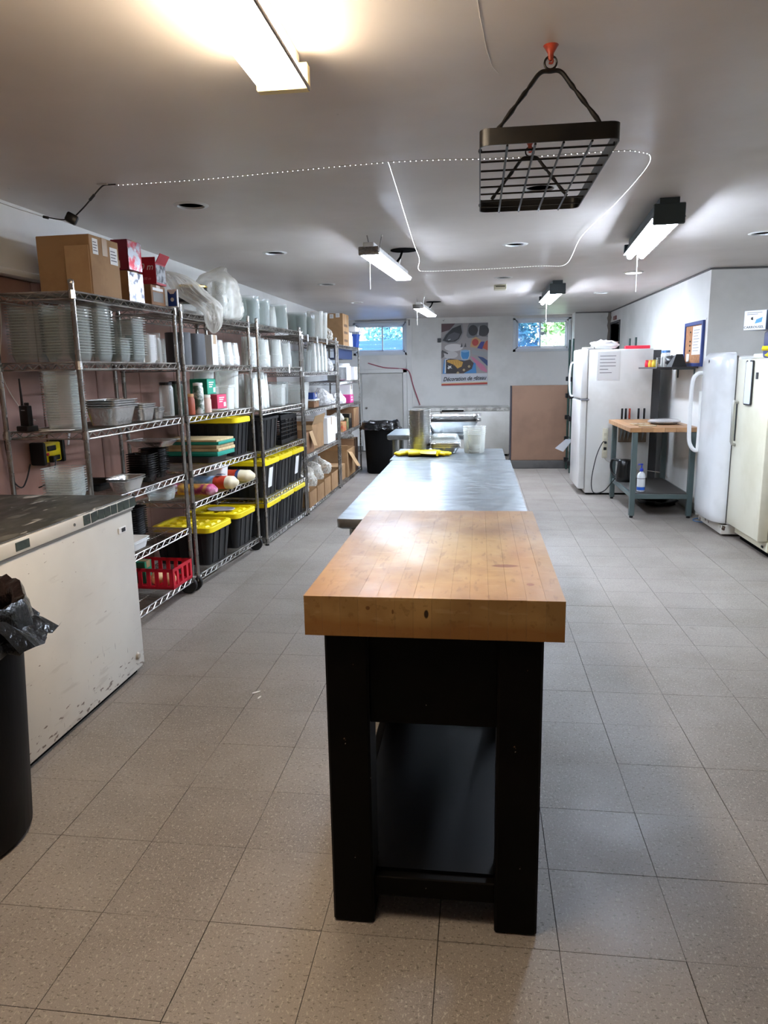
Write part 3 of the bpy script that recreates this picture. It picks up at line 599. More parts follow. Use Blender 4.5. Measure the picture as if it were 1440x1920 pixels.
# ---------------------------------------------------------------- chest freezer on the left
cf = thing('chest_freezer', 'white chest freezer with a worn dark lid, left, beside the black bin', 'freezer', (-1.96, 2.685, 0))
M_fz = P('freezer_enamel', 'dad6cc', .34, var='cfcac0', vs=1.2, coat=.12)
def rusty():
    m = P('freezer_front', 'dad6cc', .34, var='d0cbc1', vs=1.2, coat=.12); t = m.node_tree; N = t.nodes; L = t.links; b = N['Principled BSDF']; c = b.inputs['Base Color'].links[0].from_socket
    src = N.new('ShaderNodeTexCoord').outputs['Object']; sp = N.new('ShaderNodeSeparateXYZ'); L.new(src, sp.inputs[0])
    for k, (sc_, th, z1, col, st) in enumerate(((40, .6, .16, '5a3f2c', (1, .5, 1.6)), (12, .62, .7, 'b9b2a6', (1, .3, 2)), (60, .72, .75, '6e6a62', (1, 2.2, .25)))):
        mp = N.new('ShaderNodeMapping'); mp.inputs['Scale'].default_value = st; mp.inputs['Location'].default_value = (0, k * 3, 0); L.new(src, mp.inputs[0])
        n = N.new('ShaderNodeTexNoise'); n.inputs['Scale'].default_value = sc_; n.inputs['Detail'].default_value = 3; L.new(mp.outputs[0], n.inputs['Vector'])
        h = N.new('ShaderNodeMapRange'); h.inputs[1].default_value = .04; h.inputs[2].default_value = z1; h.inputs[3].default_value = .09; h.inputs[4].default_value = -.06 if k == 0 else 0; L.new(sp.outputs['Z'], h.inputs[0])
        a = N.new('ShaderNodeMath'); a.operation = 'ADD'; L.new(n.outputs[0], a.inputs[0]); L.new(h.outputs[0], a.inputs[1])
        r = N.new('ShaderNodeMapRange'); r.inputs[1].default_value = th + .05; r.inputs[2].default_value = th + .1; r.inputs[4].default_value = .85 if k != 1 else .4; L.new(a.outputs[0], r.inputs[0])
        x = N.new('ShaderNodeMix'); x.data_type = 'RGBA'; L.new(r.outputs[0], x.inputs[0]); L.new(c, x.inputs[6]); x.inputs[7].default_value = lin(col); c = x.outputs[2]
    L.new(c, b.inputs['Base Color']); return m
m = MB(); m.rb(-.34, .33, -.5, .5, .03, .805, .008, 2); m.build('body', rusty(), cf)
m = MB(); m.bx(-.3, .3, -.47, .47, 0, .03); m.build('plinth', M_hole, cf)
m = MB(); m.rb(-.342, .336, -.5, .5, .805, .818, .003); m.build('gasket', P('grey_gasket', '8d8a84', .7), cf)
m = MB(); m.rb(-.345, .345, -.505, .505, .818, .872, .006, 2); m.build('lid', M_fz, cf)
m = MB(); m.rb(-.335, .338, -.5, .5, .872, .877, .002); m.build('lid_cover', P('worn_dark_lid_film', '4b4a42', .42, var='3a3a34', vs=4, spots=[('c9c6bd', 6, .61), ('6b6a60', 14, .6), ('c4c1b8', 18, .67)], stretch=(1, .45, 1), bump=.1, bs=30, rv=.12), cf)
M_tape = P('dark_green_tape', '2b3530', .35, var='3c4740', vs=20)
for k in range(8):
    tq = MB(); tq.rb(.3445, .3475, -.026, .026, -.021, .021, .001); tq.build('tape_square', M_tape, cf, (0, .48 - k * .058 + random.uniform(-.003, .003), .848), (random.uniform(-.08, .08), 0, 0))
tq = MB(); tq.rb(.3445, .3475, -.04, .04, -.02, .012, .001); tq.build('tape_square', M_tape, cf, (0, -.36, .85))
m = MB(); m.rb(.33, .336, -.034, .034, -.014, .014, .002); bd_ = m.build('badge', M_paper, cf, (0, .385, .735)); m = MB(); m.rb(.336, .3375, -.012, .024, -.009, .009, .001); m.build('badge_window', M_ink, bd_)
m = MB(); m.lathe([(0, .01), (.012, .01), (.016, .004), (.019, 0)], 14); m.build('drain_plug', P('plug_grey', 'a49c90', .6), cf, (.33, .43, .1), (0, R(90), 0))
for y in (-.02, .08): m = MB(); m.lathe([(0, .004), (.006, .003), (.007, 0)], 8); m.build('screw', M_chrome, cf, (.345, y, .846), (0, R(90), 0))
# ---------------------------------------------------------------- bins
def bin_(name, label, x, y, r0, r1, h, skirt, seed, sq=0):
    t = thing(name, label, 'bin', (x, y, 0)); n = 40
    def rg(r, z, wob=0.0, s=0):
        out = []
        for i in range(n):
            a = 2 * math.pi * i / n; k = 1 + wob * noise.noise(Vector((math.cos(a) * 2.3, math.sin(a) * 2.3, z * 7 + seed)))
            if s: k /= (abs(math.cos(a)) ** 4 + abs(math.sin(a)) ** 4) ** .25
            out.append((r * k * math.cos(a), r * k * math.sin(a), z))
        return out
    m = MB(); m.loft([rg(r0 - .02, 0, 0, sq), rg(r0, .02, 0, sq), rg(r0 + (r1 - r0) * .5, h * .5, 0, sq), rg(r1, h, 0, sq), rg(r1 - .012, h, 0, sq), rg(r0 - .01, .03, 0, sq)], True, True)
    m.build('body', P(name + '_plastic', '060607', .5, spec=.12, var='0c0c0d', vs=5, bump=.06, bs=40, spots=[('8d8a86', 24, .765)], stretch=(1, 1, .25)), t, ang=50)
    def rb_(r, z, am, zj=0.0):
        out = []
        for i in range(64):
            a = 2 * math.pi * i / 64; q = Vector((math.cos(a) * 2.6, math.sin(a) * 2.6, seed * 1.7)); k = 1 + am * noise.noise(q) + am * .9 * noise.noise(q * 2.7) + am * .5 * noise.noise(q * 6 + Vector((0, 0, z * 9)))
            if sq: k /= (abs(math.cos(a)) ** 4 + abs(math.sin(a)) ** 4) ** .25
            out.append((r * k * math.cos(a), r * k * math.sin(a), z + zj * (noise.noise(q * 1.3 + Vector((4, 0, 0))) + .6 * noise.noise(q * 4))))
        return out
    m = MB(); m.loft([rb_(r1 * .7, h - .3, .2), rb_(r1 * .8, h - .16, .14), rb_(r1 * .9, h - .05, .09, .02), rb_(r1 - .012, h + .02, .03, .02), rb_(r1 + .012, h + .032, .02, .022), rb_(r1 + .022, h + .01, .03, .015), rb_(r1 + .026, h - .03, .05, .02), rb_(r1 + .03, h - skirt * .7, .07, .03), rb_(r1 + .045, h - skirt, .1, .04), rb_(r1 + .042, h - skirt - .004, .1, .04)], False, False)
    m.build('bin_bag', M_blackbag, t, ang=60); return t
nb = bin_('rubbish_bin', 'scuffed black round bin with a black bag over its rim, bottom left corner', -1.655, 1.845, .245, .285, .75, .1, 3)
fl_ = MB(); fl_.loft([[(.2 + .04 * math.sin(k * 1.3), -.06 + k * .05, .735 - .006 * k) for k in range(6)], [(.29 + .01 * math.sin(k * 2), -.07 + k * .052, .755 - .014 * k + .008 * math.sin(k * 1.9)) for k in range(6)], [(.325 + .012 * math.sin(k * 1.7), -.06 + k * .05, .715 - .01 * k + .01 * math.sin(k * 2.3)) for k in range(6)], [(.36 + .02 * math.sin(k * 1.1), -.05 + k * .048, .66 + .012 * math.sin(k * 2.9)) for k in range(6)]], False, False, False); fl_.build('bag_flap', M_blackbag, nb)
bin_('rubbish_bin', 'black square bin with a black bag, at the far end by the low white door', -1.375, 10.2, .2, .235, .69, .06, 9, 1)

# ---------------------------------------------------------------- chrome wire racks
RACK = {1: ((-1.90, 3.335), (-1.864, 4.42), [1.83, 1.5, 1.162, .80, .445, .113]), 2: ((-1.85, 4.48), (-1.77, 5.60), [1.815, 1.487, 1.16, .807, .594, .105]),
        3: ((-1.75, 5.76), (-1.714, 7.02), [1.813, 1.475, 1.126, .78, .393, .05]), 4: ((-1.712, 7.09), (-1.70, 8.76), [1.785, 1.425, 1.04, .6, .052]), 5: ((-1.70, 8.86), (-1.697, 10.42), [1.75, 1.303, 1.0, .66, .035])}
DEP = .455; RL = {}; RZ = {}
for u, ((x0, y0), (x1, y1), lv) in RACK.items(): RL[u] = math.hypot(x1 - x0, y1 - y0); RZ[u] = math.atan2(-(x1 - x0), y1 - y0)
def S(u, lv, s, d, dz=0.0):
    """point on rack u: level lv, s along its front from the near post, d back from its front edge"""
    (x0, y0), (x1, y1), L = RACK[u]; c, k = math.cos(RZ[u]), math.sin(RZ[u])
    return (x0 - d * c - s * k, y0 - d * k + s * c, L[lv - 1] + .0045 + dz)
def wire_shelf(L, name='shelf'):
    m = MB(); r = .0042; hh = .034
    for x in (-.012, -DEP + .012):
        m.tube([(x, 0, 0), (x, L, 0)], r, 6); m.tube([(x, 0, -hh), (x, L, -hh)], r, 6)
        n = int(L / .042); zz = [(x, (i + .0) * L / n, (-.002 if i % 2 else -hh + .002)) for i in range(n + 1)]; m.tube(zz, .0034, 5)
    for y in (0, L):
        m.tube([(-.012, y, 0), (-DEP + .012, y, 0)], r, 6); m.tube([(-.012, y, -hh), (-DEP + .012, y, -hh)], r, 6)
        m.tube([(-.012 - i * (DEP - .024) / 10, y, (-.002 if i % 2 else -hh + .002)) for i in range(11)], .0026, 5)
    n = int(L / .026)
    for i in range(1, n): m.tube([(-.012, i * L / n, .001), (-DEP + .012, i * L / n, .001)], .0017, 4, caps=False)
    for x in (-.12, -.235, -.345): m.tube([(x, 0, -.004), (x, L, -.004)], .0026, 5)
    return m.mesh(name, [M_wire])
post_h = {1: 1.875, 2: 1.86, 3: 1.85, 4: 1.82, 5: 1.78}
wheel = MB(); wheel.T = Matrix.Rotation(R(90), 4, 'Y'); wheel.lathe([(0, -.012), (.03, -.014), (.051, -.016), (.056, -.011), (.056, .011), (.051, .016), (.03, .014), (0, .012)], 20); wheel_me = wheel.mesh('wheel', M_blacksoft)
fork = MB(); fork.lathe([(0, .06), (.02, .06), (.028, .055), (.0, .052)], 12)
fork.loft([[(sx * .021, -.022, .053), (sx * .021, .022, .053), (sx * .025, .022, .053), (sx * .025, -.022, .053)] for sx in (1,)] + [[(.021, -.01 - .028, .0), (.021, .01 - .028, 0), (.025, .01 - .028, 0), (.025, -.01 - .028, 0)]])
fork.loft([[(-.021, -.022, .053), (-.021, .022, .053), (-.025, .022, .053), (-.025, -.022, .053)], [(-.021, -.038, 0), (-.021, -.018, 0), (-.025, -.018, 0), (-.025, -.038, 0)]])
fork.bx(-.026, .026, -.024, .024, .051, .056); fork_me = fork.mesh('caster_fork', M_chrome)
def rack(u, label, casters):
    L = RL[u]; (x0, y0), _, lv = RACK[u]; t = thing('wire_rack', label, 'shelving', (x0, y0, 0), RZ[u], 'chrome wire racks along the left wall')
    sh = wire_shelf(L - .03)
    for z in lv: obj('shelf', sh, t, (0, .015, z))
    z0 = .11 if casters else 0.0
    for x in (-.014, -DEP + .014):
        for y in (0, L):
            p = MB(); p.tube([(0, 0, z0), (0, 0, post_h[u])], .0128, 10)
            for i in range(int((post_h[u] - z0) / .051)): p.lathe([(.0129, -.0012), (.0126, 0), (.0129, .0012)], 10, (0, 0, z0 + .03 + i * .051))
            p.lathe([(0, .012), (.013, .006), (.0148, 0), (.0148, -.01)], 10, (0, 0, post_h[u]))
            po = p.build('post', M_chrome, t, (x, y, 0))
            for z in lv: cl = MB(); cl.lathe([(.0132, -.038), (.0185, -.036), (.0165, .004), (.0132, .006)], 10, (0, 0, z)); cl.build('collar', M_chrome, po)
            if casters:
                c = obj('caster', fork_me, t, (x, y, .0565), (0, 0, R(-80 if x > -.1 else -100))); obj('wheel', wheel_me, c, (0, -.028, 0))
            else:
                f = MB(); f.lathe([(0, 0), (.017, 0), (.017, .01), (.012, .02)], 10); f.build('foot', M_black, po)
    return t
rack(1, 'chrome wire rack nearest the camera, behind the chest freezer, on black casters', True)
rack(2, 'second chrome wire rack, holding the teal boards and flour bags, on casters', True)
rack(3, 'third chrome wire rack, with two rows of black yellow lidded totes below', False)
rack(4, 'fourth chrome wire rack, holding cardboard boxes and bubble wrap at the bottom', False)
rack(5, 'last dark wire rack at the far end beside the black bin', False)
# ---------------------------------------------------------------- goods on the racks
RN = {1: 'first rack', 2: 'second rack', 3: 'third rack', 4: 'fourth rack', 5: 'last rack'}
def at(u, lv, s0, s1, d, D, dz=0.0): return S(u, lv, (s0 + s1) / 2, d + D / 2, dz)
def carton(name, label, cat, u, lv, s0, s1, d, D, h, m, dz=0.0, rot=0.0, loc=None, rz=None, open_=False, stickers=()):
    a, b = D / 2, (s1 - s0) / 2
    t = thing(name, label, cat, loc or at(u, lv, s0, s1, d, D, dz), RZ[u] + rot if rz is None else rz)
    q = MB()
    if open_:
        for w_ in ((-a, a, -b, -b + .005, 0, h), (-a, a, b - .005, b, 0, h), (-a, -a + .005, -b + .005, b - .005, 0, h), (a - .005, a, -b + .005, b - .005, 0, h), (-a + .005, a - .005, -b + .005, b - .005, 0, .006)): q.bx(*w_)
    else: q.rb(-a, a, -b, b, 0, h, .003)
    q.build('body', m, t)
    if not open_:
        f = MB(); f.bx(-a * .98, a * .98, -.024, .024, h, h + .0012); f.bx(a, a + .001, -.024, .024, h * .7, h); f.build('tape', P('box_tape', 'a88a63', .35), t)
    for k, (face, u0, v0, w, hh) in enumerate(stickers):
        f = MB()
        if face == 'x': f.bx(a, a + .0012, u0 - w / 2, u0 + w / 2, v0, v0 + hh)
        else: f.bx(u0 - w / 2, u0 + w / 2, -b - .0012, -b, v0, v0 + hh)
        st = f.build('sticker', M_paper, t); g = MB()
        for r in range(4):
            zz = v0 + hh * (.2 + r * .18)
            if face == 'x': g.bx(a + .001, a + .0018, u0 - w * .4, u0 + w * (.35 - .15 * (r % 2)), zz, zz + hh * .06)
            else: g.bx(u0 - w * .4, u0 + w * (.35 - .15 * (r % 2)), -b - .0018, -b - .001, zz, zz + hh * .06)
        tag(g.build('print', M_greyink, st), kind='stuff')
    return t
def flap(t, pts, m=None):
    f = MB(); A, B, C, D_ = [Vector(p) for p in pts]; nrm = (B - A).cross(D_ - A).normalized() * .004
    f.loft([[A, B, C, D_], [A + nrm, B + nrm, C + nrm, D_ + nrm]]); return f.build('flap', m or M_card2, t)
def clam_mesh(D, L, h, m, name='clear_tray', lip=.01, r=.02):
    k = MB(); k.loft([rrect(D * .77, L * .77, r, .0, 2), rrect(D * .79, L * .79, r, .005, 2), rrect(D - 2 * lip, L - 2 * lip, r, h - .006, 2), rrect(D - 2 * lip, L - 2 * lip, r, h - .003, 2)], True, False); k.mi = 1
    k.loft([rrect(D - 2 * lip, L - 2 * lip, r, h - .003, 2), rrect(D, L, r, h - .003, 2), rrect(D, L, r, h, 2)], False, False)
    return k.mesh(name, [m, M_lip if m in (M_clear, M_cleargrey) else m], 50)
def deli_mesh(r, h, m, name='deli_cup'):
    k = MB(); k.lathe([(0, h), (r * .78, h), (r * .8, h - .004), (r * .94, .014), (r * .97, .012), (r, .01), (r, .0)], 18); return k.mesh(name, m, 50)
def tote(u, lv, s0, s1, d, D, h, label, lid=True, sticker=False, dz=0.0):
    L = s1 - s0; t = thing('storage_tote', label, 'tote', at(u, lv, s0, s1, d, D, dz), RZ[u], 'black storage totes on the wire racks'); hb = h - (.028 if lid else 0)
    q = MB(); q.loft([rrect(D * .84, L * .84, .03, 0, 3), rrect(D * .95, L * .95, .035, hb - .02, 3), rrect(D * .985, L * .985, .035, hb - .018, 3), rrect(D * .985, L * .985, .035, hb, 3), rrect(D * .93, L * .93, .03, hb, 3), rrect(D * .82, L * .82, .03, .01, 3)])
    q.build('body', P('tote_black', '0f1012', .5, var='17181b', vs=6), t)
    for (sx, sy) in ((0, -1), (0, 1), (1, 0)):
        n = 3 if sx else 4
        for k in range(n):
            f = (k + .5) / n - .5; rb = MB(); w = .014
            def pt(g, z, o, du):
                if sx: return (D / 2 * g + o, f * L * .8 + du, z)
                return (f * D * .8 + du, sy * (L / 2 * g + o), z)
            rb.loft([[pt(.84, .01, -.004, -w), pt(.84, .01, .006, -w), pt(.84, .01, .006, w), pt(.84, .01, -.004, w)], [pt(.95, hb - .02, -.004, -w), pt(.95, hb - .02, .006, -w), pt(.95, hb - .02, .006, w), pt(.95, hb - .02, -.004, w)]])
            rb.build('rib', M_black, t)
    if lid:
        k = MB(); k.loft([rrect(D, L, .045, hb - .012, 4), rrect(D + .008, L + .008, .048, hb - .008, 4), rrect(D + .006, L + .006, .048, h - .004, 4), rrect(D - .004, L - .004, .045, h, 4), rrect(D - .05, L - .05, .03, h, 4), rrect(D - .06, L - .06, .03, h - .016, 4)], True, True)
        ld_ = k.build('lid', M_yellow, t)
        nx, ny = max(2, int(D / .1)), max(2, int(L / .1))
        for i in range(nx):
            for j in range(ny):
                cx, cy_ = (-D / 2 + .045) + (D - .09) * (i + .5) / nx, (-L / 2 + .045) + (L - .09) * (j + .5) / ny; a_, b_ = (D - .09) / nx * .34, (L - .09) / ny * .34
                w_ = MB(); w_.loft([[(cx - a_, cy_ - b_, h - .016), (cx + a_, cy_ - b_, h - .016), (cx + a_, cy_ + b_, h - .016), (cx - a_, cy_ + b_, h - .016)], [(cx - a_ * .7, cy_ - b_ * .7, h - .004), (cx + a_ * .7, cy_ - b_ * .7, h - .004), (cx + a_ * .7, cy_ + b_ * .7, h - .004), (cx - a_ * .7, cy_ + b_ * .7, h - .004)]])
                w_.build('lid_pad', M_yellow, ld_)
    if sticker:
        f = MB(); f.T = Matrix.Translation((D / 2 * .9 + .008, -.05, hb * .55)) @ Matrix.Rotation(R(7), 4, 'Y'); f.bx(-.0008, .0008, -.05, .05, -.08, .09); f.build('sticker', M_paper, t)
    return t
def jar(name, label, cat, loc, r, h, mb_, ml, lid=.02, n=16):
    t = thing(name, label, cat, loc); b = MB(); b.lathe([(0, 0), (r * .95, 0), (r, .006), (r, h - lid - .02), (r * .85, h - lid - .004), (r * .85, h - lid)], n); b.build('jar_body', mb_, t)
    l = MB(); l.lathe([(r * .88, h - lid), (r * .9, h - lid), (r * .9, h - .002), (0, h)], n, cap0=True); l.build('lid', ml, t); return t
# -- rack 1, top
t = carton('cardboard_box', 'big brown cardboard box with two white labels on top of the first rack', 'box', 1, 1, .22, .5, .03, .29, .29, M_card, stickers=(('x', -.09, .2, .05, .075), ('x', .085, .17, .075, .085)))
f = MB(); f.rb(-.065, .065, -.002, .002, 0, .236, .001); tag(f.build('cardboard_sheet', M_card2, None, S(1, 1, .207, .095), RZ[1]), 'pale cardboard sheet leaning on the near side of the big brown box', 'cardboard')
t = carton('foil_box', 'silver and brown foil wrap box standing under the maroon box, first rack top', 'box', 1, 1, .6, .77, .04, .075, .165, M_card3); f = MB(); f.bx(.0375, .039, -.084, .084, .004, .16); f.build('foil_print', P('silver_print', 'c9cace', .2, .8, var='2c2f3c', vs=22), t)
t = carton('maroon_box', 'maroon box with a silver side on top of the foil wrap box', 'box', 1, 1, .6, .75, .03, .1, .16, P('maroon_card', '7d1834', .5), dz=.168); f = MB(); f.bx(.05, .0515, -.074, .074, .003, .155); f.build('silver_side', P('silver_red_print', 'b9bcc2', .25, .7, var='b4293a', vs=17), t)
f = MB(); f.bx(-.04, .0, -.0765, -.0755, .012, .05); f.build('barcode_patch', M_paper, t)
t = carton('brown_box', 'brown box with grey print under the red open box, first rack top', 'box', 1, 1, .82, 1.0, .02, .13, .115, M_card3); f = MB(); f.bx(.065, .0662, -.07, .06, .02, .075); f.build('print_panel', P('grey_brown_print', '6d665f', .6), t)
f = MB(); f.bx(.065, .0665, -.07, .06, .084, .1); f.build('print_strip', M_paper, t)
t = thing('red_foil_box', 'red opened foil roll box reading 00 m, top of the first rack', 'box', at(1, 1, .84, .99, .0, .16, .118), RZ[1] + R(4)); M_redc = P('red_card', 'b3152c', .5, var='a01226', vs=8)
q = MB()
for w_ in ((-.08, .08, -.075, -.071, .0, .15), (-.08, .08, .071, .075, 0, .13), (-.08, -.076, -.071, .071, 0, .13), (.076, .08, -.071, .071, 0, .12), (-.076, .076, -.071, .071, 0, .004)): q.bx(*w_)
q.build('body', M_redc, t); flap(t, [(.08, -.07, .12), (.08, .07, .12), (.11, .07, .17), (.11, -.07, .17)], M_redc)
f = MB(); f.bx(.0802, .0812, -.07, .07, .01, .11); f.build('silver_side', P('silver_print2', 'c3c4c8', .22, .8, var='4a4c55', vs=25), t)
text('00 m', .052, M_paper, t, (.012, -.0756, .095), (R(90), 0, 0), shear=.25)
text('100 m', .022, P('faded_red_print', 'd9808c', .6), t, (.02, -.0756, .03), (R(90), 0, 0), shear=.3)
f = MB(); f.bx(-.078, -.055, -.0762, -.0752, .05, .11); f.build('barcode_patch', M_paper, t)
dk = MB(); dk.lathe([(0, 0), (.13, 0), (.15, .012), (.15, .015), (.128, .004), (0, .004)], 26); dkm = dk.mesh('party_platter', P('black_foil_platter', '2a211d', .25, .5, var='8f7a62', vs=14))
for k in range(4): tag(obj('party_platter', dkm, None, S(1, 1, .86 + k * .02, .36, .155), (R(86), 0, RZ[1] + .1)), ('first', 'second', 'third', 'fourth')[k] + ' dark foil platter standing on edge behind the red foil box', 'platter', 'dark platters on edge, top of the first rack')
t = thing('blue_card_pack', 'blue and white card pack standing at the far post of the first rack', 'card pack', S(1, 1, 1.035, -.012), RZ[1] + R(-6))
f = MB(); f.rb(-.034, .034, -.008, .008, 0, .105, .002); f.build('pack', M_paper, t); f = MB(); f.bx(-.029, .029, -.0088, -.008, .006, .078); f.build('blue_face', M_blue, t)
f = MB(); f.lathe([(0, .0004), (.012, 0)], 16); f.build('white_spot', M_paper, t, (0, -.0092, .045), (R(90), 0, 0))
f = MB(); f.poly([(-.029, -.0088, .078), (-.012, -.0088, .078), (-.029, -.0088, .098)]); f.add([(.029, -.0088, .078), (.012, -.0088, .078), (.029, -.0088, .098)], [(0, 1, 2)]); tag(f.build('blue_corner', M_blue, t), kind='stuff')
# -- rack 1, second level: clear clamshell stacks
ca = clam_mesh(.2, .17, .045, M_cleargrey); cb = clam_mesh(.16, .15, .045, M_cleargrey)
def cl(u, lv, s, d, me, n, pitch, label, grp, rz=0, name='clear_tray', cat='tray', jit=.0004, dz=0.0):
    if name in ('clear_drum', 'clear_tub', 'tall_container', 'square_container', 'deli_cup', 'tall_cup', 'plastic_cup'): jit = 0
    stack(name, me, label, cat, grp, n, S(u, lv, s, d, dz), pitch, RZ[u] + rz, jit)
cl(1, 2, .17, .352, ca, 18, .0138, 'clear tray of the rear left stack, second shelf of the first rack', 'clear trays, rear left stack, first rack')
cl(1, 2, .14, .145, ca, 17, .0138, 'clear tray of the nearest stack, second shelf of the first rack', 'clear trays, nearest stack, first rack')
cl(1, 2, .34, .145, ca, 19, .0138, 'clear tray of the tall middle stack behind the post, first rack', 'clear trays, tall middle stack, first rack')
cl(1, 2, .52, .115, cb, 7, .0138, 'clear tray of the low front stack, second shelf of the first rack', 'clear trays, low stack, first rack')
cl(1, 2, .71, .15, ca, 16, .0138, 'clear tray of the right tall stack, second shelf of the first rack', 'clear trays, right stack, first rack')
ft = clam_mesh(.1, .095, .02, M_foam, 'foam_tray', .006, .012)
cl(1, 2, .9, .12, ft, 22, .0068, 'white foam tray of the stack near the glass jar, first rack', 'white foam trays on the first rack', name='foam_tray', jit=.0004)
f = MB(); f.rb(-.05, .05, -.012, .012, 0, .155, .002); tag(f.build('white_card', M_paper, None, S(1, 2, .825, .15), RZ[1] + R(90) * .1), 'white card standing left of the foam tray stack, first rack', 'card')
jar('glass_jar', 'clear glass jar half full of white powder, second shelf of the first rack', 'jar', S(1, 2, 1.01, .12), .042, .18, M_clear2, M_clear, .03); 
# -- rack 1, third level
cc = clam_mesh(.17, .15, .06, M_clear)
cl(1, 3, .12, .185, cc, 20, .0128, 'clear tray of the tall stack right of the walkie-talkie', 'clear trays beside the walkie-talkie', jit=.0003)
fb = foil_pan(.18, .255, .1, 'foil_pan', 40); fs = foil_pan(.11, .17, .075, 'loaf_pan', 30); fc = foil_pan(.08, .09, .05, 'foil_cup', 20); fm_ = foil_pan(.125, .21, .062, 'foil_tray', 34)
cl(1, 3, .45, .125, fb, 4, .0125, 'large foil pan nested on the third shelf of the first rack', 'large foil pans on the first rack', name='foil_pan', cat='foil pan', jit=.0004)
cl(1, 3, .78, .12, fs, 3, .012, 'foil loaf pan right of the large foil pans, first rack', 'foil loaf pans on the first rack', name='loaf_pan', cat='foil pan', jit=.0006)
for k, (s, d) in enumerate(((.93, .1), (1.0, .19))): cl(1, 3, s, d, fc, 3, .01, 'small foil cup of the %s stack beside the loaf pans' % ('front', 'rear')[k], '%s foil cups on the first rack' % ('front', 'rear')[k], name='foil_cup', cat='foil cup')
t = thing('walkie_talkie', 'black walkie-talkie standing in its charger at the left photo edge', 'radio', S(1, 3, .03, .345), RZ[1] + R(-12))
f = MB(); f.rb(-.038, .038, -.035, .035, 0, .028, .006, 2); f.build('charger', M_black, t); f = MB(); f.rb(-.028, .028, -.016, .016, .02, .128, .005, 2); bd = f.build('body', M_black, t)
f = MB(); f.tube([(-.018, 0, .12), (-.018, 0, .15), (-.02, 0, .26)], [.0075, .006, .0035], 8); f.build('antenna', M_blacksoft, t)
for x in (.004, .018): f = MB(); f.lathe([(.006, .0), (.0065, .014), (0, .016)], 10, (x, 0, .127)); f.build('knob', M_blacksoft, t)
f = MB(); f.bx(-.012, .012, -.0168, -.016, .103, .107); f.build('white_mark', M_greyink, bd)
for k, (s, d, r) in enumerate(((.05, .22, 20), (.09, .27, -30), (.02, .16, 10))): f = MB(); f.rb(-.06, .06, -.03, .03, 0, .0015 + .0005 * k, .0005); tag(f.build('paper_slip', M_paper, None, S(1, 3, s, d, k * .0021), RZ[1] + R(r)), ('lowest', 'middle', 'uppermost')[k] + ' paper slip lying in front of the walkie-talkie', 'paper')
# yellow power block on the wall panel
t = thing('power_block', 'yellow and black power outlet block on the brown wall behind the freezer', 'power block', (XLL + .022, 3.72, 1.02), R(0))
f = MB(); f.rb(0, .07, -.085, .085, -.05, .055, .008, 2); f.build('body', M_yellow, t)
for y in (-.105, .08): f = MB(); f.rb(0, .085, y, y + .028, -.06, .065, .01, 2); f.build('bumper', M_blacksoft, t)
for k, (y, z) in enumerate(((-.03, -.03), (.03, -.03), (.055, -.03))): f = MB(); f.rb(.069, .073, y - .013, y + .013, z - .013, z + .013, .002); f.build('outlet', M_black, t)
f = MB(); f.rb(.069, .076, -.05, .03, .012, .04, .003); f.build('label_plate', M_black, t); f = MB(); f.rb(.069, .075, -.06, -.04, -.012, .004, .002); f.build('switch', M_red, t)
f = MB(); f.tube(arc_pts([(.075, -.03, -.03), (.1, -.03, -.04), (.1, -.06, -.1), (.07, -.1, -.16), (.03, -.1, -.18)], 5), .004, 6); f.rb(.07, .1, -.045, -.015, -.05, -.015, .004); f.build('cord', M_cord, t)
f = MB(); f.rb(.0, .004, .0, .05, 0, .07, .001); tag(f.build('paper_tag', M_paper, None, (XLL + .12, 3.82, 1.05), (0, R(10), R(20))), 'white paper tag hanging over the yellow power block', 'tag')
f = MB(); f.tube(arc_pts([(-2.395, 3.4, 1.15), (-2.395, 3.42, .98), (-2.395, 3.44, .9), (-2.395, 3.5, .86), (-2.395, 3.55, .9), (-2.4, 3.6, .97)], 6), .004, 6); tag(f.build('charging_lead', M_cord), 'black charger cord looping down below the walkie-talkie', 'cord')
# -- rack 1, fourth level and below
cd = clam_mesh(.17, .17, .05, M_clear)
cl(1, 4, .08, .2, cd, 11, .0125, 'clear tray of the low stack behind the freezer lid, first rack', 'clear trays behind the freezer lid', jit=.0004)
bl = clam_mesh(.2, .24, .035, M_black, 'black_tray'); cl(1, 4, .46, .27, bl, 2, .012, 'flat black tray behind the foil tray, fourth shelf of the first rack', 'flat black trays on the first rack', name='black_tray')
cl(1, 4, .43, .06, fm_, 2, .012, 'foil tray at the front edge of the shelf behind the freezer', 'foil trays behind the freezer', name='foil_tray', cat='foil tray')
bk = clam_mesh(.155, .135, .045, P('glossy_black', '08080a', .2), 'black_container', .011); 
cl(1, 4, .76, .13, bk, 10, .0135, 'black container of the left stack, fourth shelf of the first rack', 'black containers, left stack, first rack', name='black_container', cat='container', jit=.0006)
cl(1, 4, .95, .15, bk, 11, .0135, 'black container of the right stack under the foil lid, first rack', 'black containers, right stack, first rack', name='black_container', cat='container', jit=.0006)
tag(obj('foil_tray', foil_pan(.26, .2, .04, 'foil_lid_tray', 36), None, S(1, 4, .95, .15, .19), RZ[1]), 'shallow foil tray resting on the right stack of black containers', 'foil tray')
f = MB(); f.loft([[(-.012, -.0006, -.05), (.012, -.0006, -.05), (.012, .0006, -.05), (-.012, .0006, -.05)], [(-.012, -.0006, .05), (.012, -.0006, .05), (.012, .0006, .05), (-.012, .0006, .05)]])
cl(1, 5, .7, .2, bk, 13, .0135, 'black container of the stack on the fifth shelf, first rack', 'black containers on the fifth shelf, first rack', name='black_container', cat='container', jit=.0003)
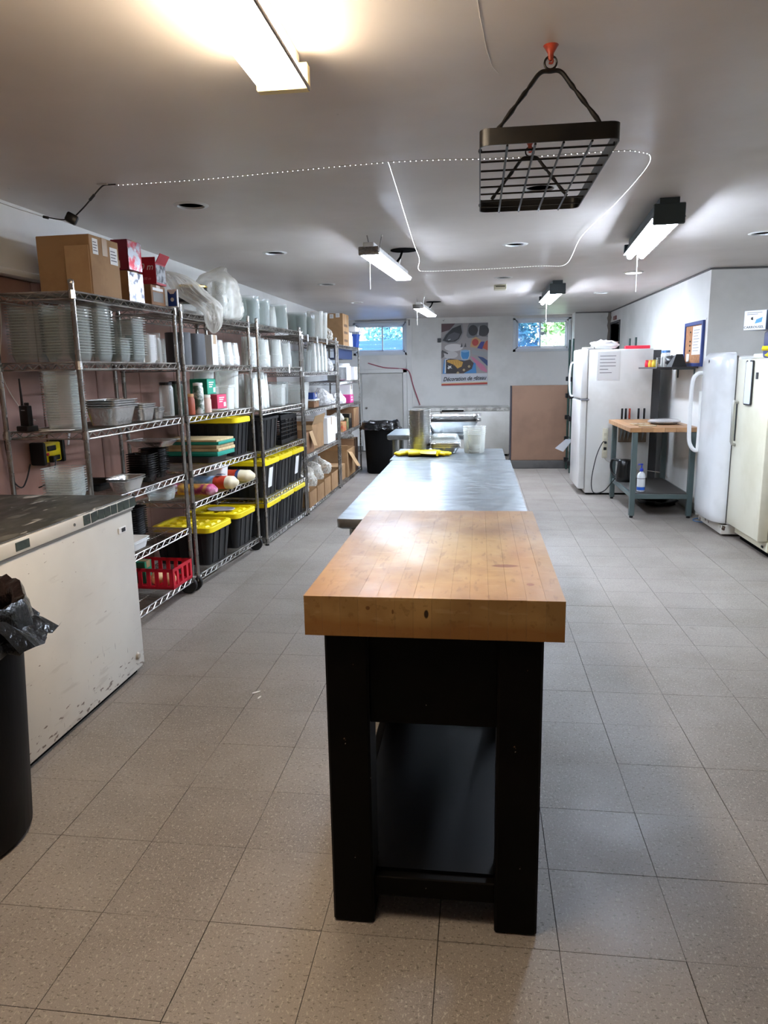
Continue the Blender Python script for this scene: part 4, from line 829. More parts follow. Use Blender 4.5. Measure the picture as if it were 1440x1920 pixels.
wt = clam_mesh(.14, .2, .045, M_foam, 'white_tray'); cl(1, 5, .5, .1, wt, 2, .014, 'white foam tray beside the freezer edge, fifth shelf of the first rack', 'white trays on the fifth shelf, first rack', name='white_tray')
def crate(name, label, loc, rz, D, L, h, m, nx, ny, bars=3, t_=.008):
    t = thing(name, label, 'crate', loc, rz); a, b = D / 2, L / 2
    f = MB(); f.bx(-a, a, -b, b, 0, .008); f.build('base', m, t)
    for nm, n, ax in (('side', nx, 0), ('side', nx, 1), ('end', ny, 2), ('end', ny, 3)):
        f = MB(); W = a if ax < 2 else b
        for z0, z1 in [(0, h * .16), (h * .84, h)] + ([(h * (.16 + .68 * (i + 1) / (bars + 1)) - .004, h * (.16 + .68 * (i + 1) / (bars + 1)) + .004) for i in range(bars)]):
            if ax < 2: s_ = -1 if ax == 0 else 1; f.bx(-a, a, s_ * b - t_ * (s_ > 0), s_ * b + t_ * (s_ < 0), z0, z1)
            else: s_ = -1 if ax == 2 else 1; f.bx(s_ * a - t_ * (s_ > 0), s_ * a + t_ * (s_ < 0), -b, b, z0, z1)
        for i in range(n + 1):
            c = -W + 2 * W * i / n; w = .013 if bars == 0 else .004; c = max(-W + w, min(W - w, c))
            if ax < 2: f.bx(c - w, c + w, s_ * b - t_ * (s_ > 0), s_ * b + t_ * (s_ < 0), 0, h)
            else: f.bx(s_ * a - t_ * (s_ > 0), s_ * a + t_ * (s_ < 0), c - w, c + w, 0, h)
        f.build(nm, m, t)
    return t
crate('red_crate', 'red slotted plastic crate on the bottom shelf beside the freezer', at(1, 6, .78, 1.06, .0, .33), RZ[1], .33, .28, .13, M_red, 6, 4, 0, .006)
M_bread = P('bread_crust', 'd9b98a', .7, var='c79f68', vs=14)
for k, (s, d) in enumerate(((.85, .06), (.87, .15))): f = MB(); blob(f, (0, 0, .04), (.04, .055, .042), 20 + k, .1, 16, 10, 2, .95); tag(f.build('bread_roll', M_bread, None, S(1, 6, s, d, .0085), RZ[1]), ('front', 'rear')[k] + ' pale bread roll in the red crate', 'bread')
carton('tea_box', 'green and orange small box in the back of the red crate', 'box', 1, 6, .86, .95, .225, .07, .14, M_green, dz=.0085)
# -- rack 2, top
def bag(name, label, loc, sz, seed, m=None, amp=.3, cat='bag', rot=(0, 0, 0)):
    f = MB(); a, b, c = sz; random.seed(seed); j = lambda s: random.uniform(-s, s)
    skin_bag(f, ((-.97 * c, 0, 0, .6 * a, .6 * b), (-.85 * c, 0, 0, .9 * a, .9 * b), (-.3 * c, j(.05) * a, j(.05) * b, a, b), (.25 * c, j(.15) * a, j(.15) * b, .85 * a, .9 * b), (.65 * c, j(.2) * a, j(.25) * b, .6 * a, .62 * b), (1.0 * c, j(.3) * a, j(.4) * b, .3 * a, .25 * b), (1.15 * c, j(.3) * a, j(.4) * b, .02, .02)), seed, .1 + amp * .35, 64, 9); return tag(f.build(name, m or M_bag, None, loc, rot, ang=180), label, cat)
x_, y_, z_ = S(2, 1, .2, -.02)
hb_ = MB(); skin_bag(hb_, ((.26, -.17, -.08, .004, .006), (.245, -.14, -.06, .05, .05), (.2, -.09, -.03, .085, .085), (.12, -.035, 0, .1, .115), (.05, .055, .02, .085, .11), (.0, .08, .04, .056, .095), (-.06, .08, .05, .05, .075), (-.1, .075, .06, .033, .05), (-.125, .07, .065, .008, .012)), 3, .12)
tag(hb_.build('plastic_bag', M_bag, None, (x_, y_, z_), 0, ang=180), 'clear plastic bag drooping over the front edge of the second rack', 'bag')
t = thing('gold_lid_containers', 'round clear containers with black gold edged lids, top of the second rack', 'containers', S(2, 1, .53, .18)); 
f = MB(); f.lathe([(0, 0), (.088, 0), (.1, .1), (.105, .104)], 28); f.build('clear_base', M_clear2, t); f = MB()
f.lathe([(.106, .1)] + [(.106 + .004 * (i % 2), .106 + i * .012) for i in range(8)] + [(.1, .2), (0, .2)], 28); f.build('black_lids', M_black, t); f = MB(); f.lathe([(.1, .2), (.112, .201), (.112, .209), (.104, .215), (.07, .214), (.06, .21), (0, .21)], 28); f.build('gold_rim', P('gold_rim', 'c9a548', .2, 1.0), t)
dm = deli_mesh(.058, .13, M_clear2)
for k, (s, d, n) in enumerate(((.86, .12, 15), (.99, .13, 14))): cl(2, 1, s, d, dm, n, .0105, 'cloudy cup in the %s stack inside the big clear bag' % ('left', 'right')[k], 'cloudy cups in the clear bag, %s stack' % ('left', 'right')[k], name='plastic_cup', cat='cup', dz=.018)
hb_ = MB(); skin_bag(hb_, ((.006, 0, 0, .125, .18), (.03, 0, .02, .155, .215), (.1, .005, .03, .16, .23), (.18, .0, .01, .155, .21), (.25, 0, -.01, .15, .185), (.29, 0, -.01, .14, .16), (.33, -.01, .0, .105, .12), (.36, 0, .03, .06, .07), (.385, .01, .05, .045, .035), (.4, .01, .06, .008, .008)), 11, .085)
tag(hb_.build('plastic_bag', M_bag, None, S(2, 1, .93, .16), RZ[2], ang=180), 'big clear bag over two stacks of cups, far end of the second rack', 'bag')
# -- rack 2, second level
M_char = P('charcoal_plastic', '3c3d40', .4)
for k, (s, d, r) in enumerate(((.2, .14, .075), (.4, .15, .09))):
    f = MB(); n = 12; o_ = [(r * math.cos(R(-95 + 190 * i / n)), r * 1.1 * math.sin(R(-95 + 190 * i / n))) for i in range(n + 1)]; i_ = [(x * .95, y * .95) for x, y in reversed(o_)]
    f.prism(o_ + i_, .0, .21); f.bx(-.02, .05, -.05, .05, 0, .006); tag(f.build('charcoal_holder', M_char, None, S(2, 2, s, d), RZ[2] + R(-60)), ('left', 'right')[k] + ' curved charcoal plastic holder, second shelf of the second rack', 'holder')
carton('white_box', 'plain white box right of the charcoal holders, second rack', 'box', 2, 2, .55, .64, .06, .12, .21, M_paper)
dn = deli_mesh(.06, .11, M_clear2)
for k, (s, d, n) in enumerate(((.72, .11, 7), (.86, .1, 6), (1.0, .11, 6), (.76, .27, 8), (.94, .27, 8), (.3, .33, 7), (.5, .34, 7))): cl(2, 2, s, d, dn, n, .0115, 'cloudy deli cup of the %s, second shelf of second rack' % ('left front stack', 'middle front stack', 'right front stack', 'left rear stack', 'right rear stack', 'stack behind the left holder', 'stack behind the right holder')[k], 'cloudy deli cups, stack %s' % 'one two three four five six seven'.split()[k] + ' of the second rack', name='deli_cup', cat='cup', jit=.0003)
# -- rack 2, third level
jar('spice_jar', 'black lidded clear jar at the near end, third shelf of the second rack', 'jar', S(2, 3, .1, .2), .045, .22, M_clear2, M_black)
jar('spice_jar', 'black lidded dark green jar behind the red spice jar, second rack', 'jar', S(2, 3, .24, .2), .048, .225, P('dark_green_jar', '31453a', .3), M_black)
jar('spice_jar', 'small jar of red brown spice, third shelf of the second rack', 'jar', S(2, 3, .2, .09), .036, .14, P('red_spice', '9a4a30', .5), P('tan_lid', 'b88a5a', .5))
t = jar('green_label_jar', 'tall green and white labelled jar right of the red brown spice', 'jar', S(2, 3, .32, .08), .036, .21, P('green_label', '3f5a48', .5, var='dfe0d8', vs=16), P('white_lid', 'e4e4e0', .4))
jar('pink_salt_jar', 'small jar of pale pink salt with a white lid, second rack', 'jar', S(2, 3, .45, .085), .034, .125, P('pink_salt', 'd8b7a6', .6), P('cream_lid', 'e6e0d2', .4))
for k in range(2): f = MB(); f.lathe([(0, .002), (.07, 0), (.1, .012), (.1, .014), (.068, .003), (0, .004)], 24); tag(f.build('paper_plate', M_foam, None, S(2, 3, .29 + .0 * k, -.0, .0)if False else S(2, 3, .6, .1, .0 + k * .006), 0), ('lower', 'upper')[k] + ' white paper plate under the red box, second rack', 'plate', 'paper plates under the red box')
M_redp = P('crimson_carton', 'a8173c', .5, var='951233', vs=6); M_redl = P('bright_crimson', 'd8395f', .5)
def two_tone(name, label, u, lv, s0, s1, d, D, h, ma, mb_, dz):
    t = thing(name, label, 'box', at(u, lv, s0, s1, d, D, dz), RZ[u] + R(3)); a, b = D / 2, (s1 - s0) / 2
    f = MB(); f.rb(-a, a, -b, b, 0, h, .002); f.build('body', ma, t); f = MB(); f.bx(a, a + .001, -b + .002, b - .002, .002, h - .002); fr_ = f.build('front_print', mb_, t)
    f = MB()
    for r in range(3): f.bx(a + .001, a + .0016, -b * .6, b * (.1 + .2 * r), h * (.45 + r * .14), h * (.52 + r * .14))
    tag(f.build('print', M_paper, fr_), kind='stuff'); f = MB(); f.bx(-.012, .012, -b - .0008, -b, h * .3, h * .65); f.build('code_patch', M_greyink, t); f = MB(); f.bx(a + .001, a + .0016, b * .35, b * .8, h * .12, h * .42); f.build('white_patch', M_paper, fr_); return t
two_tone('red_tea_box', 'crimson tea box with white print, on the paper plates, second rack', 2, 3, .52, .7, .04, .115, .1, M_redp, M_redl, .021)
two_tone('green_tea_box', 'lower green tea box behind the red one, second rack', 2, 3, .56, .74, .17, .1, .12, M_green, P('light_green_print', '2fa184', .5), 0)
two_tone('green_tea_box', 'upper green tea box with white print, tilted above the red one', 2, 3, .5, .66, .1, .13, .11, M_green, P('light_green_print2', '1f9577', .5), .123)
tl = MB(); tl.lathe([(0, 0), (.078, 0), (.09, .28), (.096, .282), (.096, .286)], 26); tlm = tl.mesh('tall_container', M_clear2)
for k, (s, d) in enumerate(((.86, .3), (1.0, .16))): cl(2, 3, s, d, tlm, 3, .009, 'tall cloudy container of the %s stack, third shelf of second rack' % ('rear', 'front')[k], 'tall cloudy containers, %s stack, second rack' % ('rear', 'front')[k], name='tall_container', cat='container')
sq = MB(); sq.loft([rrect(.12, .12, .02, 0, 3), rrect(.135, .135, .025, .165, 3), rrect(.146, .146, .028, .167, 3), rrect(.146, .146, .028, .175, 3)], True, False); cl(2, 3, .83, .12, sq.mesh('square_container', M_clear2, 50), 2, .01, 'square cloudy container in front, third shelf of the second rack', 'square cloudy containers, second rack', name='square_container', cat='container')
# -- rack 2, fourth level
tote(2, 4, .79, 1.08, .01, .43, .29, 'black tote with a yellow lid, fourth shelf of the second rack', True)
f = MB(); rtray(f, .38, .3, .045, .93, .03, .01, 0, 3); tag(f.build('black_serving_tray', P('grey_black_tray', '26272a', .35), None, at(2, 4, .36, .7, .02, .42), RZ[2]), 'dark serving tray under the teal boards, second rack', 'tray')
M_wboard = P('pale_wood_board', 'c9b389', .55, var='b89f72', vs=5, stretch=(1, 6, 1)); M_wboard2 = P('tan_wood_board', 'a5916a', .55, var='94805a', vs=5, stretch=(1, 6, 1))
z0 = .047
for k, (th, mm, dx, nm) in enumerate(((.032, M_teal, 0, 'lower teal board'), (.022, M_wboard, .004, 'pale wooden board above the lower teal one'), (.024, M_wboard2, -.003, 'tan wooden board under the upper teal one'), (.022, M_teal, .006, 'upper teal board'), (.016, M_wboard, -.002, 'topmost pale wooden board'))):
    f = MB(); f.rb(-.215, .215, -.15, .15, 0, th, .004, 2); tag(f.build('cutting_board', mm, None, S(2, 4, .55 + dx, .215 - dx, z0), RZ[2] + dx), nm + ' in the stack on the second rack', 'cutting board', 'cutting boards stacked on the second rack'); z0 += th + .0005
# -- rack 2, fifth level: flour bags
def flour(label, s, d, L, r, bands, seed, rot=0):
    t = thing('flour_bag', label, 'flour bag', S(2, 5, s, d, .0), RZ[2] + R(rot), 'bags of flour on the second rack'); n = 20; xs = [0, .012, .03, .06]
    for nm, m_, a, b in bands:
        f = MB(); rg = []
        for i in range(7):
            q = a + (b - a) * i / 6; x = L * (.5 - q); e = min(1, (min(q, 1 - q) / .1) ** .5) if 0 < q < 1 else .3; e = max(e, .42)
            rg.append([(x, r * 1.15 * e * math.cos(2 * math.pi * k / n) * (1 + .05 * noise.noise(Vector((x * 20, k * .5, seed)))), max(.0, r * .8 + r * .8 * e * math.sin(2 * math.pi * k / n) * (1 + .06 * noise.noise(Vector((x * 20, k * .5, seed + 3)))))) for k in range(n)])
        f.loft(rg); f.build(nm, m_, t, ang=60)
    return t
M_fcream = P('flour_paper', 'dccfae', .7, bump=.3, bs=30); M_fblue = P('flour_blue', '7f9ec0', .6, var='c8d4e2', vs=9); M_forange = P('flour_orange', 'd4492c', .6, var='c23c22', vs=8); M_fpink = P('bag_pink', 'b93a70', .5, var='d9a0b8', vs=18); M_fyel = P('bag_yellow', 'e2ae4c', .5, var='8a2450', vs=11)
flour('pink and yellow sugar bag lying nearest, fifth shelf of the second rack', .3, .15, .34, .05, (('body', M_fyel, .16, .8), ('pink_front', M_fpink, 0, .16), ('pink_end', M_fpink, .8, 1)), 3)
t = flour('blue and red flour bag with cream front end, middle of the second rack', .58, .14, .4, .06, (('front_end', M_fcream, 0, .2), ('red_band', M_forange, .2, .42), ('blue_band', M_fblue, .42, 1)), 5)
f = MB()
for r in range(5): f.bx(.045 + .0 * r, .095 - .012 * (r % 2), -.035 + r * .014, -.026 + r * .014, .1085 - .0012 * (r - 2) ** 2, .1105 - .0012 * (r - 2) ** 2)
tag(f.build('print', P('flour_print', '3c3566', .6), t), kind='stuff')
flour('blue and red flour bag at the far end of the second rack', .93, .15, .4, .058, (('front_end', M_fcream, 0, .28), ('blue_ring', P('navy_band', '2c3f6e', .6), .28, .34), ('red_band', M_forange, .34, .55), ('blue_band', M_fblue, .55, 1)), 8)
t = thing('white_tub', 'white square tub with lid behind the flour bags, second rack', 'tub', S(2, 5, .76, .18), RZ[2]); f = MB(); f.loft([rrect(.12, .1, .015, 0, 3), rrect(.14, .12, .018, .135, 3)]); f.build('body', M_foam, t); f = MB(); f.rb(-.075, .075, -.065, .065, .135, .15, .004); f.build('lid', M_paper, t)
cl(2, 5, .12, .3, cd, 4, .0125, 'clear tray low at the rear, fifth shelf of the second rack', 'clear trays on the fifth shelf, second rack')
# -- rack 2, bottom
t = tote(2, 6, .2, .58, .0, .45, .275, 'black tote with a yellow lid, bottom of the second rack, nearer one')
t = tote(2, 6, .7, 1.06, .0, .45, .275, 'black tote, yellow lid with papers on it, bottom of second rack, farther one')
f = MB(); f.prism([(.11 * math.cos(a * .35), .085 * math.sin(a * .35)) for a in range(18)], 0, .003); tag(f.build('paper_sheet', P('grey_paper', 'b5b0bb', .5), None, S(2, 6, .88, .22, .277), RZ[2]), 'grey rounded paper on the farther yellow lid at the bottom', 'paper')
# -- rack 3
tc = MB(); tc.lathe([(0, 0), (.09, 0), (.091, .004), (.098, .2), (.101, .202), (.101, .206)], 30); tcm = tc.mesh('clear_drum', M_cleargrey)
for k, (s, d) in enumerate(((.17, .14), (.47, .15), (.98, .15))): cl(3, 1, s, d, tcm, 4, .0075, 'clear tall drum of the %s nested set, top of the third rack' % ('near', 'middle', 'far')[k], 'clear drums, %s set, third rack' % ('near', 'middle', 'far')[k], name='clear_drum', cat='container')
cl(3, 1, .72, .12, deli_mesh(.05, .1, M_clear2), 9, .011, 'milky cup of the narrow stack between the clear drums, third rack', 'milky cups between the drums', name='plastic_cup', cat='cup', jit=.0003)
d1c = deli_mesh(.06, .14, M_clear2); d2c = deli_mesh(.058, .16, M_clear2)
for k, (s, d, n) in enumerate(((.14, .12, 10), (.29, .2, 11), (.42, .11, 9), (.58, .2, 11), (.78, .11, 10), (.93, .18, 11), (1.08, .11, 9), (1.17, .26, 9))): cl(3, 2, s, d, d1c, n, .0112, 'milky deli cup, %s stack from the near post, second shelf of third rack' % ORD[k].replace('topmost', 'first'), 'milky deli cups, stack %d, third rack' % (k + 1), name='deli_cup', cat='cup', jit=.0003)
for k, (s, d, n) in enumerate(((.1, .12, 13), (.24, .13, 14), (.37, .14, 14), (.3, .3, 13), (.5, .16, 13))): cl(3, 3, s, d, d2c, n, .0112, 'tall milky cup, %s stack from the near post, third shelf of third rack' % ORD[k].replace('topmost', 'first'), 'tall milky cups, stack %d, third rack' % (k + 1), name='tall_cup', cat='cup', jit=.0003)
cl(3, 3, .84, .13, sq.mesh('square_container', M_clear2, 50), 3, .01, 'square milky container in front, third shelf of the third rack', 'square milky containers, third rack', name='square_container', cat='container')
cl(3, 3, 1.1, .2, tcm, 2, .0075, 'clear drum at the far end, third shelf of the third rack', 'clear drums on the third shelf, third rack', name='clear_drum', cat='container')
f = MB(); f.rb(-.004, .0, -.03, .03, -.05, .03, .001); tag(f.build('shelf_label', M_paper, None, S(3, 2, .82, -.004, -.005), RZ[3] + R(5)), 'white paper label on the second shelf edge of the third rack', 'label')
tote(3, 4, .1, .54, .02, .42, .275, 'open black tote without lid, fourth shelf of the third rack', False)
crate('milk_crate', 'black milk crate right of the open tote, third rack', at(3, 4, .61, .9, .04, .3), RZ[3], .3, .28, .265, M_black, 7, 7, 4)
crate('milk_crate', 'second black milk crate at the far end of the fourth shelf, third rack', at(3, 4, .93, 1.21, .06, .3), RZ[3], .3, .28, .255, M_black, 7, 7, 4)
for lv, h, nm in ((5, .31, 'fifth shelf'), (6, .3, 'bottom')):
    for k, (a, b) in enumerate(((.02, .42), (.43, .83), (.84, 1.24))):
        tote(3, lv, a, b, .0, .44, h, 'black tote with a yellow lid, %s of the third rack, %s' % (nm, ('nearest', 'middle', 'farthest')[k]), True, lv == 5 and k != 1)
# -- rack 4
for k, (s, d) in enumerate(((.35, .14), (.75, .15))): cl(4, 1, s, d, tcm, 5, .0075, 'clear tall drum of the %s set, top of the fourth rack' % ('near', 'far')[k], 'clear drums, %s set, fourth rack' % ('near', 'far')[k], name='clear_drum', cat='container')
for k, s in enumerate((1.12, 1.36)): cl(4, 1, s, .13, tlm, 3, .009, 'tall clear tub of the %s set, top of the fourth rack' % ('near', 'far')[k], 'tall clear tubs, %s set, fourth rack' % ('near', 'far')[k], name='clear_tub', cat='container', dz=-.0)
bag('plastic_bag', 'small clear crumpled bag at the far end of the fourth rack top', S(4, 1, 1.56, .12, .085), (.09, .09, .085), 31)
for k, s in enumerate((.2, .62, 1.1)):
    f = MB(); f.rb(-.004, 0, -.03, .03, -.06, .01, .002); tag(f.build('shelf_label', M_paper, None, S(4, 1, s, -.006, 0), RZ[4]), ('nearest', 'middle', 'farthest')[k] + ' white paper tag hanging on the top edge of the fourth rack', 'label')
big_sq = MB(); big_sq.loft([rrect(.19, .19, .03, 0, 3), rrect(.215, .215, .035, .2, 3), rrect(.23, .23, .04, .202, 3), rrect(.23, .23, .04, .212, 3)], True, False); cl(4, 2, .5, .16, big_sq.mesh('square_container', M_cleargrey, 50), 2, .012, 'large square clear container, second shelf of the fourth rack', 'large square containers, fourth rack', name='square_container', cat='container')
for k, (s, n) in enumerate(((.8, 14), (.98, 15), (1.16, 15), (1.34, 14))): cl(4, 2, s, .11, d2c, n, .0112, 'tall milky cup, %s stack from the near end, second shelf of fourth rack' % ORD[k].replace('topmost', 'first'), 'tall milky cups, stack %d, fourth rack' % (k + 1), name='tall_cup', cat='cup', jit=.0003)
bag('plastic_bag', 'white bag of cups at the far end of the second shelf, fourth rack', S(4, 2, 1.54, .11, .075), (.08, .09, .075), 33, M_bagw)
cl(4, 3, .3, .16, big_sq.mesh('milky_square_container', M_clear2, 50), 6, .014, 'milky square container of the stack, third shelf of the fourth rack', 'milky square containers, fourth rack', name='square_container', cat='container')
carton('small_carton', 'small brown carton under the blue box, third shelf of the fourth rack', 'box', 4, 3, .72, .96, .08, .16, .07, M_card3)
f = MB(); f.rb(-.09, .09, -.12, .12, 0, .018, .004); tag(f.build('foam_tray', M_foam, None, S(4, 3, .84, .16, .0725), RZ[4]), 'white foam tray between the small carton and the blue box', 'tray')
carton('blue_box', 'small blue box on the foam tray, third shelf of the fourth rack', 'box', 4, 3, .74, .93, .09, .12, .07, M_blue, dz=.0925, stickers=(('x', .03, .02, .06, .03),))
bag('plastic_bag', 'white shopping bag spilling over the third shelf of the fourth rack', S(4, 3, 1.2, .12, .095), (.11, .17, .095), 37, M_bagw, .4); bag('plastic_bag', 'small white bag at the far end of the third shelf, fourth rack', S(4, 3, 1.52, .12, .07), (.1, .11, .07), 39, M_bagw, .4)
t = carton('moving_box', 'open brown box with a raised flap, fourth shelf of the fourth rack', 'box', 4, 4, .5, 1.05, .06, .34, .27, M_card, open_=True); flap(t, [(.17, -.27, .27), (.17, .27, .27), (.2, .25, .37), (.2, -.25, .36)], P('glossy_carton', 'b0906a', .35)); flap(t, [(.17, -.275, .262), (-.17, -.275, .262), (-.15, -.3, .14), (.19, -.3, .16)])
t = carton('brown_box', 'brown box with a hanging flap in front of the open box, fourth rack', 'box', 4, 4, .1, .44, .03, .3, .22, M_card3, open_=True); flap(t, [(.15, .1, .22), (.15, -.05, .22), (.2, -.05, .08), (.2, .1, .06)])
carton('foam_box', 'white foam box at the far end of the fourth shelf, fourth rack', 'box', 4, 4, 1.14, 1.58, .03, .36, .3, M_foam)
for k, (a, b, h) in enumerate(((.05, .36, .16), (.4, .72, .17), (.76, 1.08, .19), (1.14, 1.5, .2))):
    t = carton('open_box', 'open brown box, %s from the near end at the bottom of the fourth rack' % ORD[k].replace('topmost', 'first'), 'box', 4, 5, a, b, .0, .36, h, M_card, open_=True)
    bag('bubble_wrap', 'clear crumpled plastic wrap bulging from the %s open box at the bottom' % ORD[k].replace('topmost', 'first'), S(4, 5, (a + b) / 2, .17, h + .07), (.115, .105, .1 + .02 * (k == 1)), 41 + k, M_bag, .4, 'plastic wrap')
carton('shut_box', 'shut brown box behind the plastic wrap, bottom of the fourth rack', 'box', 4, 5, .55, .85, .37, .08, .33, M_card3)
# -- rack 5
t = carton('cardboard_box', 'brown cardboard box with white stickers on top of the last rack', 'box', 5, 1, .5, .92, .03, .39, .4, M_card, stickers=(('y', -.14, .33, .05, .05), ('y', -.05, .34, .05, .05), ('y', .05, .34, .05, .05), ('y', .13, .35, .05, .05)))
f = MB()
for z in (.05, .15, .24): f.bx(.195, .1962, -.14, .1, z, z + .03)
tag(f.build('print', P('box_print', '5c4028', .7), t), kind='stuff')
for k, s in enumerate((1.08, 1.26)): jar('white_container', ('nearer', 'farther')[k] + ' white plastic container right of the brown box, last rack top', 'container', S(5, 1, s, .12), .08, .2, M_foam, M_paper, .04)
f = MB(); f.rb(-.17, .17, -.13, .13, 0, .06, .006); tag(f.build('white_carton', M_paper, None, S(5, 1, 1.17, .13, .202), RZ[5]), 'flat white carton lying across the white containers', 'box')
t = thing('blue_basket', 'dark blue plastic basket at the far end, top of the last rack', 'basket', S(5, 1, 1.46, .1), RZ[5]); f = MB(); f.loft([rrect(.2, .14, .02, 0), rrect(.24, .17, .03, .17), rrect(.25, .18, .03, .172), rrect(.25, .18, .03, .18), rrect(.22, .15, .02, .18), rrect(.18, .12, .02, .01)]); f.build('body', M_blue, t)
f = MB(); f.tube(arc_pts([(.12, -.06, .16), (.14, -.06, .25), (.14, .06, .25), (.12, .06, .16)], 5), .006, 6); f.build('handle', M_blue, t)
t = thing('blue_tray', 'dark blue plastic tray hanging under the top shelf of the last rack', 'tray', S(5, 1, .7, .06, -.21), RZ[5]); f = MB(); f.rb(-.02, 0, -.6, .6, .04, .17, .006); f.build('front', P('navy_plastic', '172c55', .4), t); f = MB(); f.rb(-.36, -.02, -.6, .6, .04, .052, .003); f.build('bottom', P('navy_plastic_bottom', '172c55', .4), t)
jar('white_pail', 'white pail with a pale lid, second shelf of the last rack', 'pail', S(5, 2, .98, .16), .13, .225, M_foam, M_paper, .02, 26)
pl = MB(); pl.lathe([(0, .0), (.09, 0), (.13, .018), (.13, .022), (.088, .004), (0, .004)], 26); cl(5, 2, .62, .15, pl.mesh('foil_plate', P('silver_plate', 'c9cbcc', .3, .8)), 18, .0088, 'silver round plate of the stack, second shelf of the last rack', 'silver plates on the last rack', name='foil_plate', cat='plate')
carton('white_box', 'white box with cut corners at the far end, second shelf of last rack', 'box', 5, 2, 1.28, 1.53, .03, .2, .18, M_paper)
carton('magenta_box', 'magenta box with white print, third shelf of the last rack', 'box', 5, 3, .88, 1.14, .03, .16, .11, M_pinkc, stickers=(('x', .0, .03, .12, .02), ('x', .0, .065, .12, .02)))
bag('plastic_bag', 'white crumpled bag beside the magenta box, last rack', S(5, 3, .5, .14, .085), (.11, .17, .08), 51, M_bagw, .4)
carton('white_carton', 'tall white carton at the far end, third shelf of the last rack', 'box', 5, 3, 1.3, 1.5, .1, .2, .24, M_paper)
carton('juice_box', 'small red and brown fruit box, fourth shelf of the last rack', 'box', 5, 4, .3, .55, .03, .15, .12, P('fruit_print', 'b58a5a', .6, var='b0432f', vs=14))
bag('plastic_bag', 'clear bag over the small fruit box, last rack', S(5, 4, .42, .14, .185), (.09, .13, .055), 53, M_bag, .3)
carton('olive_box', 'olive green box right of the fruit box, last rack', 'box', 5, 4, .62, .78, .04, .14, .15, P('olive_card', '6d7040', .6, var='34351f', vs=16)); carton('black_box', 'black box right of the olive green one, last rack', 'box', 5, 4, .82, 1.02, .04, .16, .2, M_black)
t = carton('cut_carton', 'big brown carton cut open at the front, fourth shelf of the last rack', 'box', 5, 4, 1.06, 1.5, .02, .38, .26, M_card3, open_=True)
f = MB(); f.poly([(.192, -.21, .262), (.192, .05, .262), (.192, -.21, .06)]); f.build('cut_panel', M_card, t)
t = carton('open_carton', 'large open brown carton with a flap folded out, bottom of the last rack', 'box', 5, 5, .55, 1.15, .03, .4, .36, M_card, open_=True); flap(t, [(.2, .05, .3), (.2, -.25, .34), (.31, -.2, .14), (.31, .08, .1)]); flap(t, [(.2, -.3, .36), (-.1, -.3, .36), (-.08, -.36, .43), (.22, -.36, .43)])
carton('tall_carton', 'tall brown carton at the far end, bottom of the last rack', 'box', 5, 5, 1.18, 1.52, .05, .38, .45, M_card3)
carton('low_carton', 'low brown carton at the near end, bottom of the last rack', 'box', 5, 5, .1, .48, .05, .35, .2, M_card)
bag('plastic_bag', 'clear plastic bundle on the tall brown carton of the last rack', S(5, 5, 1.35, .2, .5), (.12, .13, .05), 57, M_bag, .3)
f = MB(); f.rb(-.19, .15, -.14, .14, 0, .2, .01); f.T = Matrix(); tag(f.build('white_appliance', M_foam, None, S(5, 4, .0 + .14, .22, .0), RZ[5]), 'small white appliance housing at the near end, fourth shelf of the last rack', 'appliance')

# ---------------------------------------------------------------- right side
# top-freezer fridge
fg = thing('refrigerator', 'white top freezer refrigerator with a notice sheet taped on its side', 'refrigerator', (1.545, 8.73, 0))
f = MB(); f.rb(-.345, .335, -.375, .375, .02, 1.615, .008, 2); f.build('body', M_enamel2, fg)
f = MB(); f.bx(-.33, .33, -.36, .36, 0, .02); f.build('plinth', M_hole, fg)
f = MB(); f.rb(.335, .42, -.36, .36, .1, 1.6, .004); f.build('gap_shade_panel', P('gap_shade_grey', '3d3d3e', .5), fg)  # dark sheet added to stand for the shaded gap between fridge and wall
for z0, z1, nm in ((.065, 1.062, 'fridge_door'), (1.08, 1.625, 'freezer_door')):
    f = MB(); f.rb(-.425, -.352, -.37, .37, z0, z1, .014, 3); d_ = f.build('door', P(nm + '_enamel', 'e3e2df', .25, var='d8d6d2', vs=2, coat=.25), fg)
    f = MB(); f.bx(-.352, -.345, -.36, .36, z0 + .01, z1 - .01); f.build('door_seal', P('seal_grey', '8f8c86', .7), d_)
    f = MB(); a, b = (z1 - .42, z1 - .04) if z0 < .5 else (z0 + .01, z0 + .4)
    (f if z0 > .5 else MB()).tube(arc_pts([(-.42, .31, a), (-.455, .31, a + .02), (-.47, .31, (a + b) / 2), (-.455, .31, b - .02), (-.42, .31, b)], 6), .011, 8)
    if z0 > .5: f.build('handle', M_frame, d_)
f = MB(); f.rb(-.42, -.33, -.38, -.3, 1.062, 1.08, .003); f.build('hinge', M_greyink, fg); f = MB(); f.rb(-.42, -.3, -.36, -.3, 1.625, 1.64, .004); f.build('hinge_cap', M_foam, fg)
ns_ = thing('notice_sheet', 'paper notice in a clear sleeve taped to the fridge side', 'notice', (1.405, 8.3535, 1.44)); f = MB(); f.bx(-.115, .115, -.0015, 0, -.15, .15); f.build('paper', M_paper, ns_)
for r, wd in enumerate((.17, .16, .17, .17, .09, .13)): f = MB(); f.bx(-.09, -.09 + wd, -.0022, -.0015, .1 - r * .036, .108 - r * .036); f.build('text_line', M_greyink, ns_)
f = MB(); f.bx(-.13, .13, -.003, -.0025, -.165, .165); f.build('sleeve', PC('sleeve_film', 'ffffff', .08, .4, .08), ns_)
f = MB(); blob(f, (0, 0, 0), (.15, .13, .05), 61, .4, 22, 12); tag(f.build('plastic_bag', M_bagw, None, (1.4, 8.6, 1.67), 0, ang=180), 'white crumpled plastic bag on top of the fridge', 'bag')
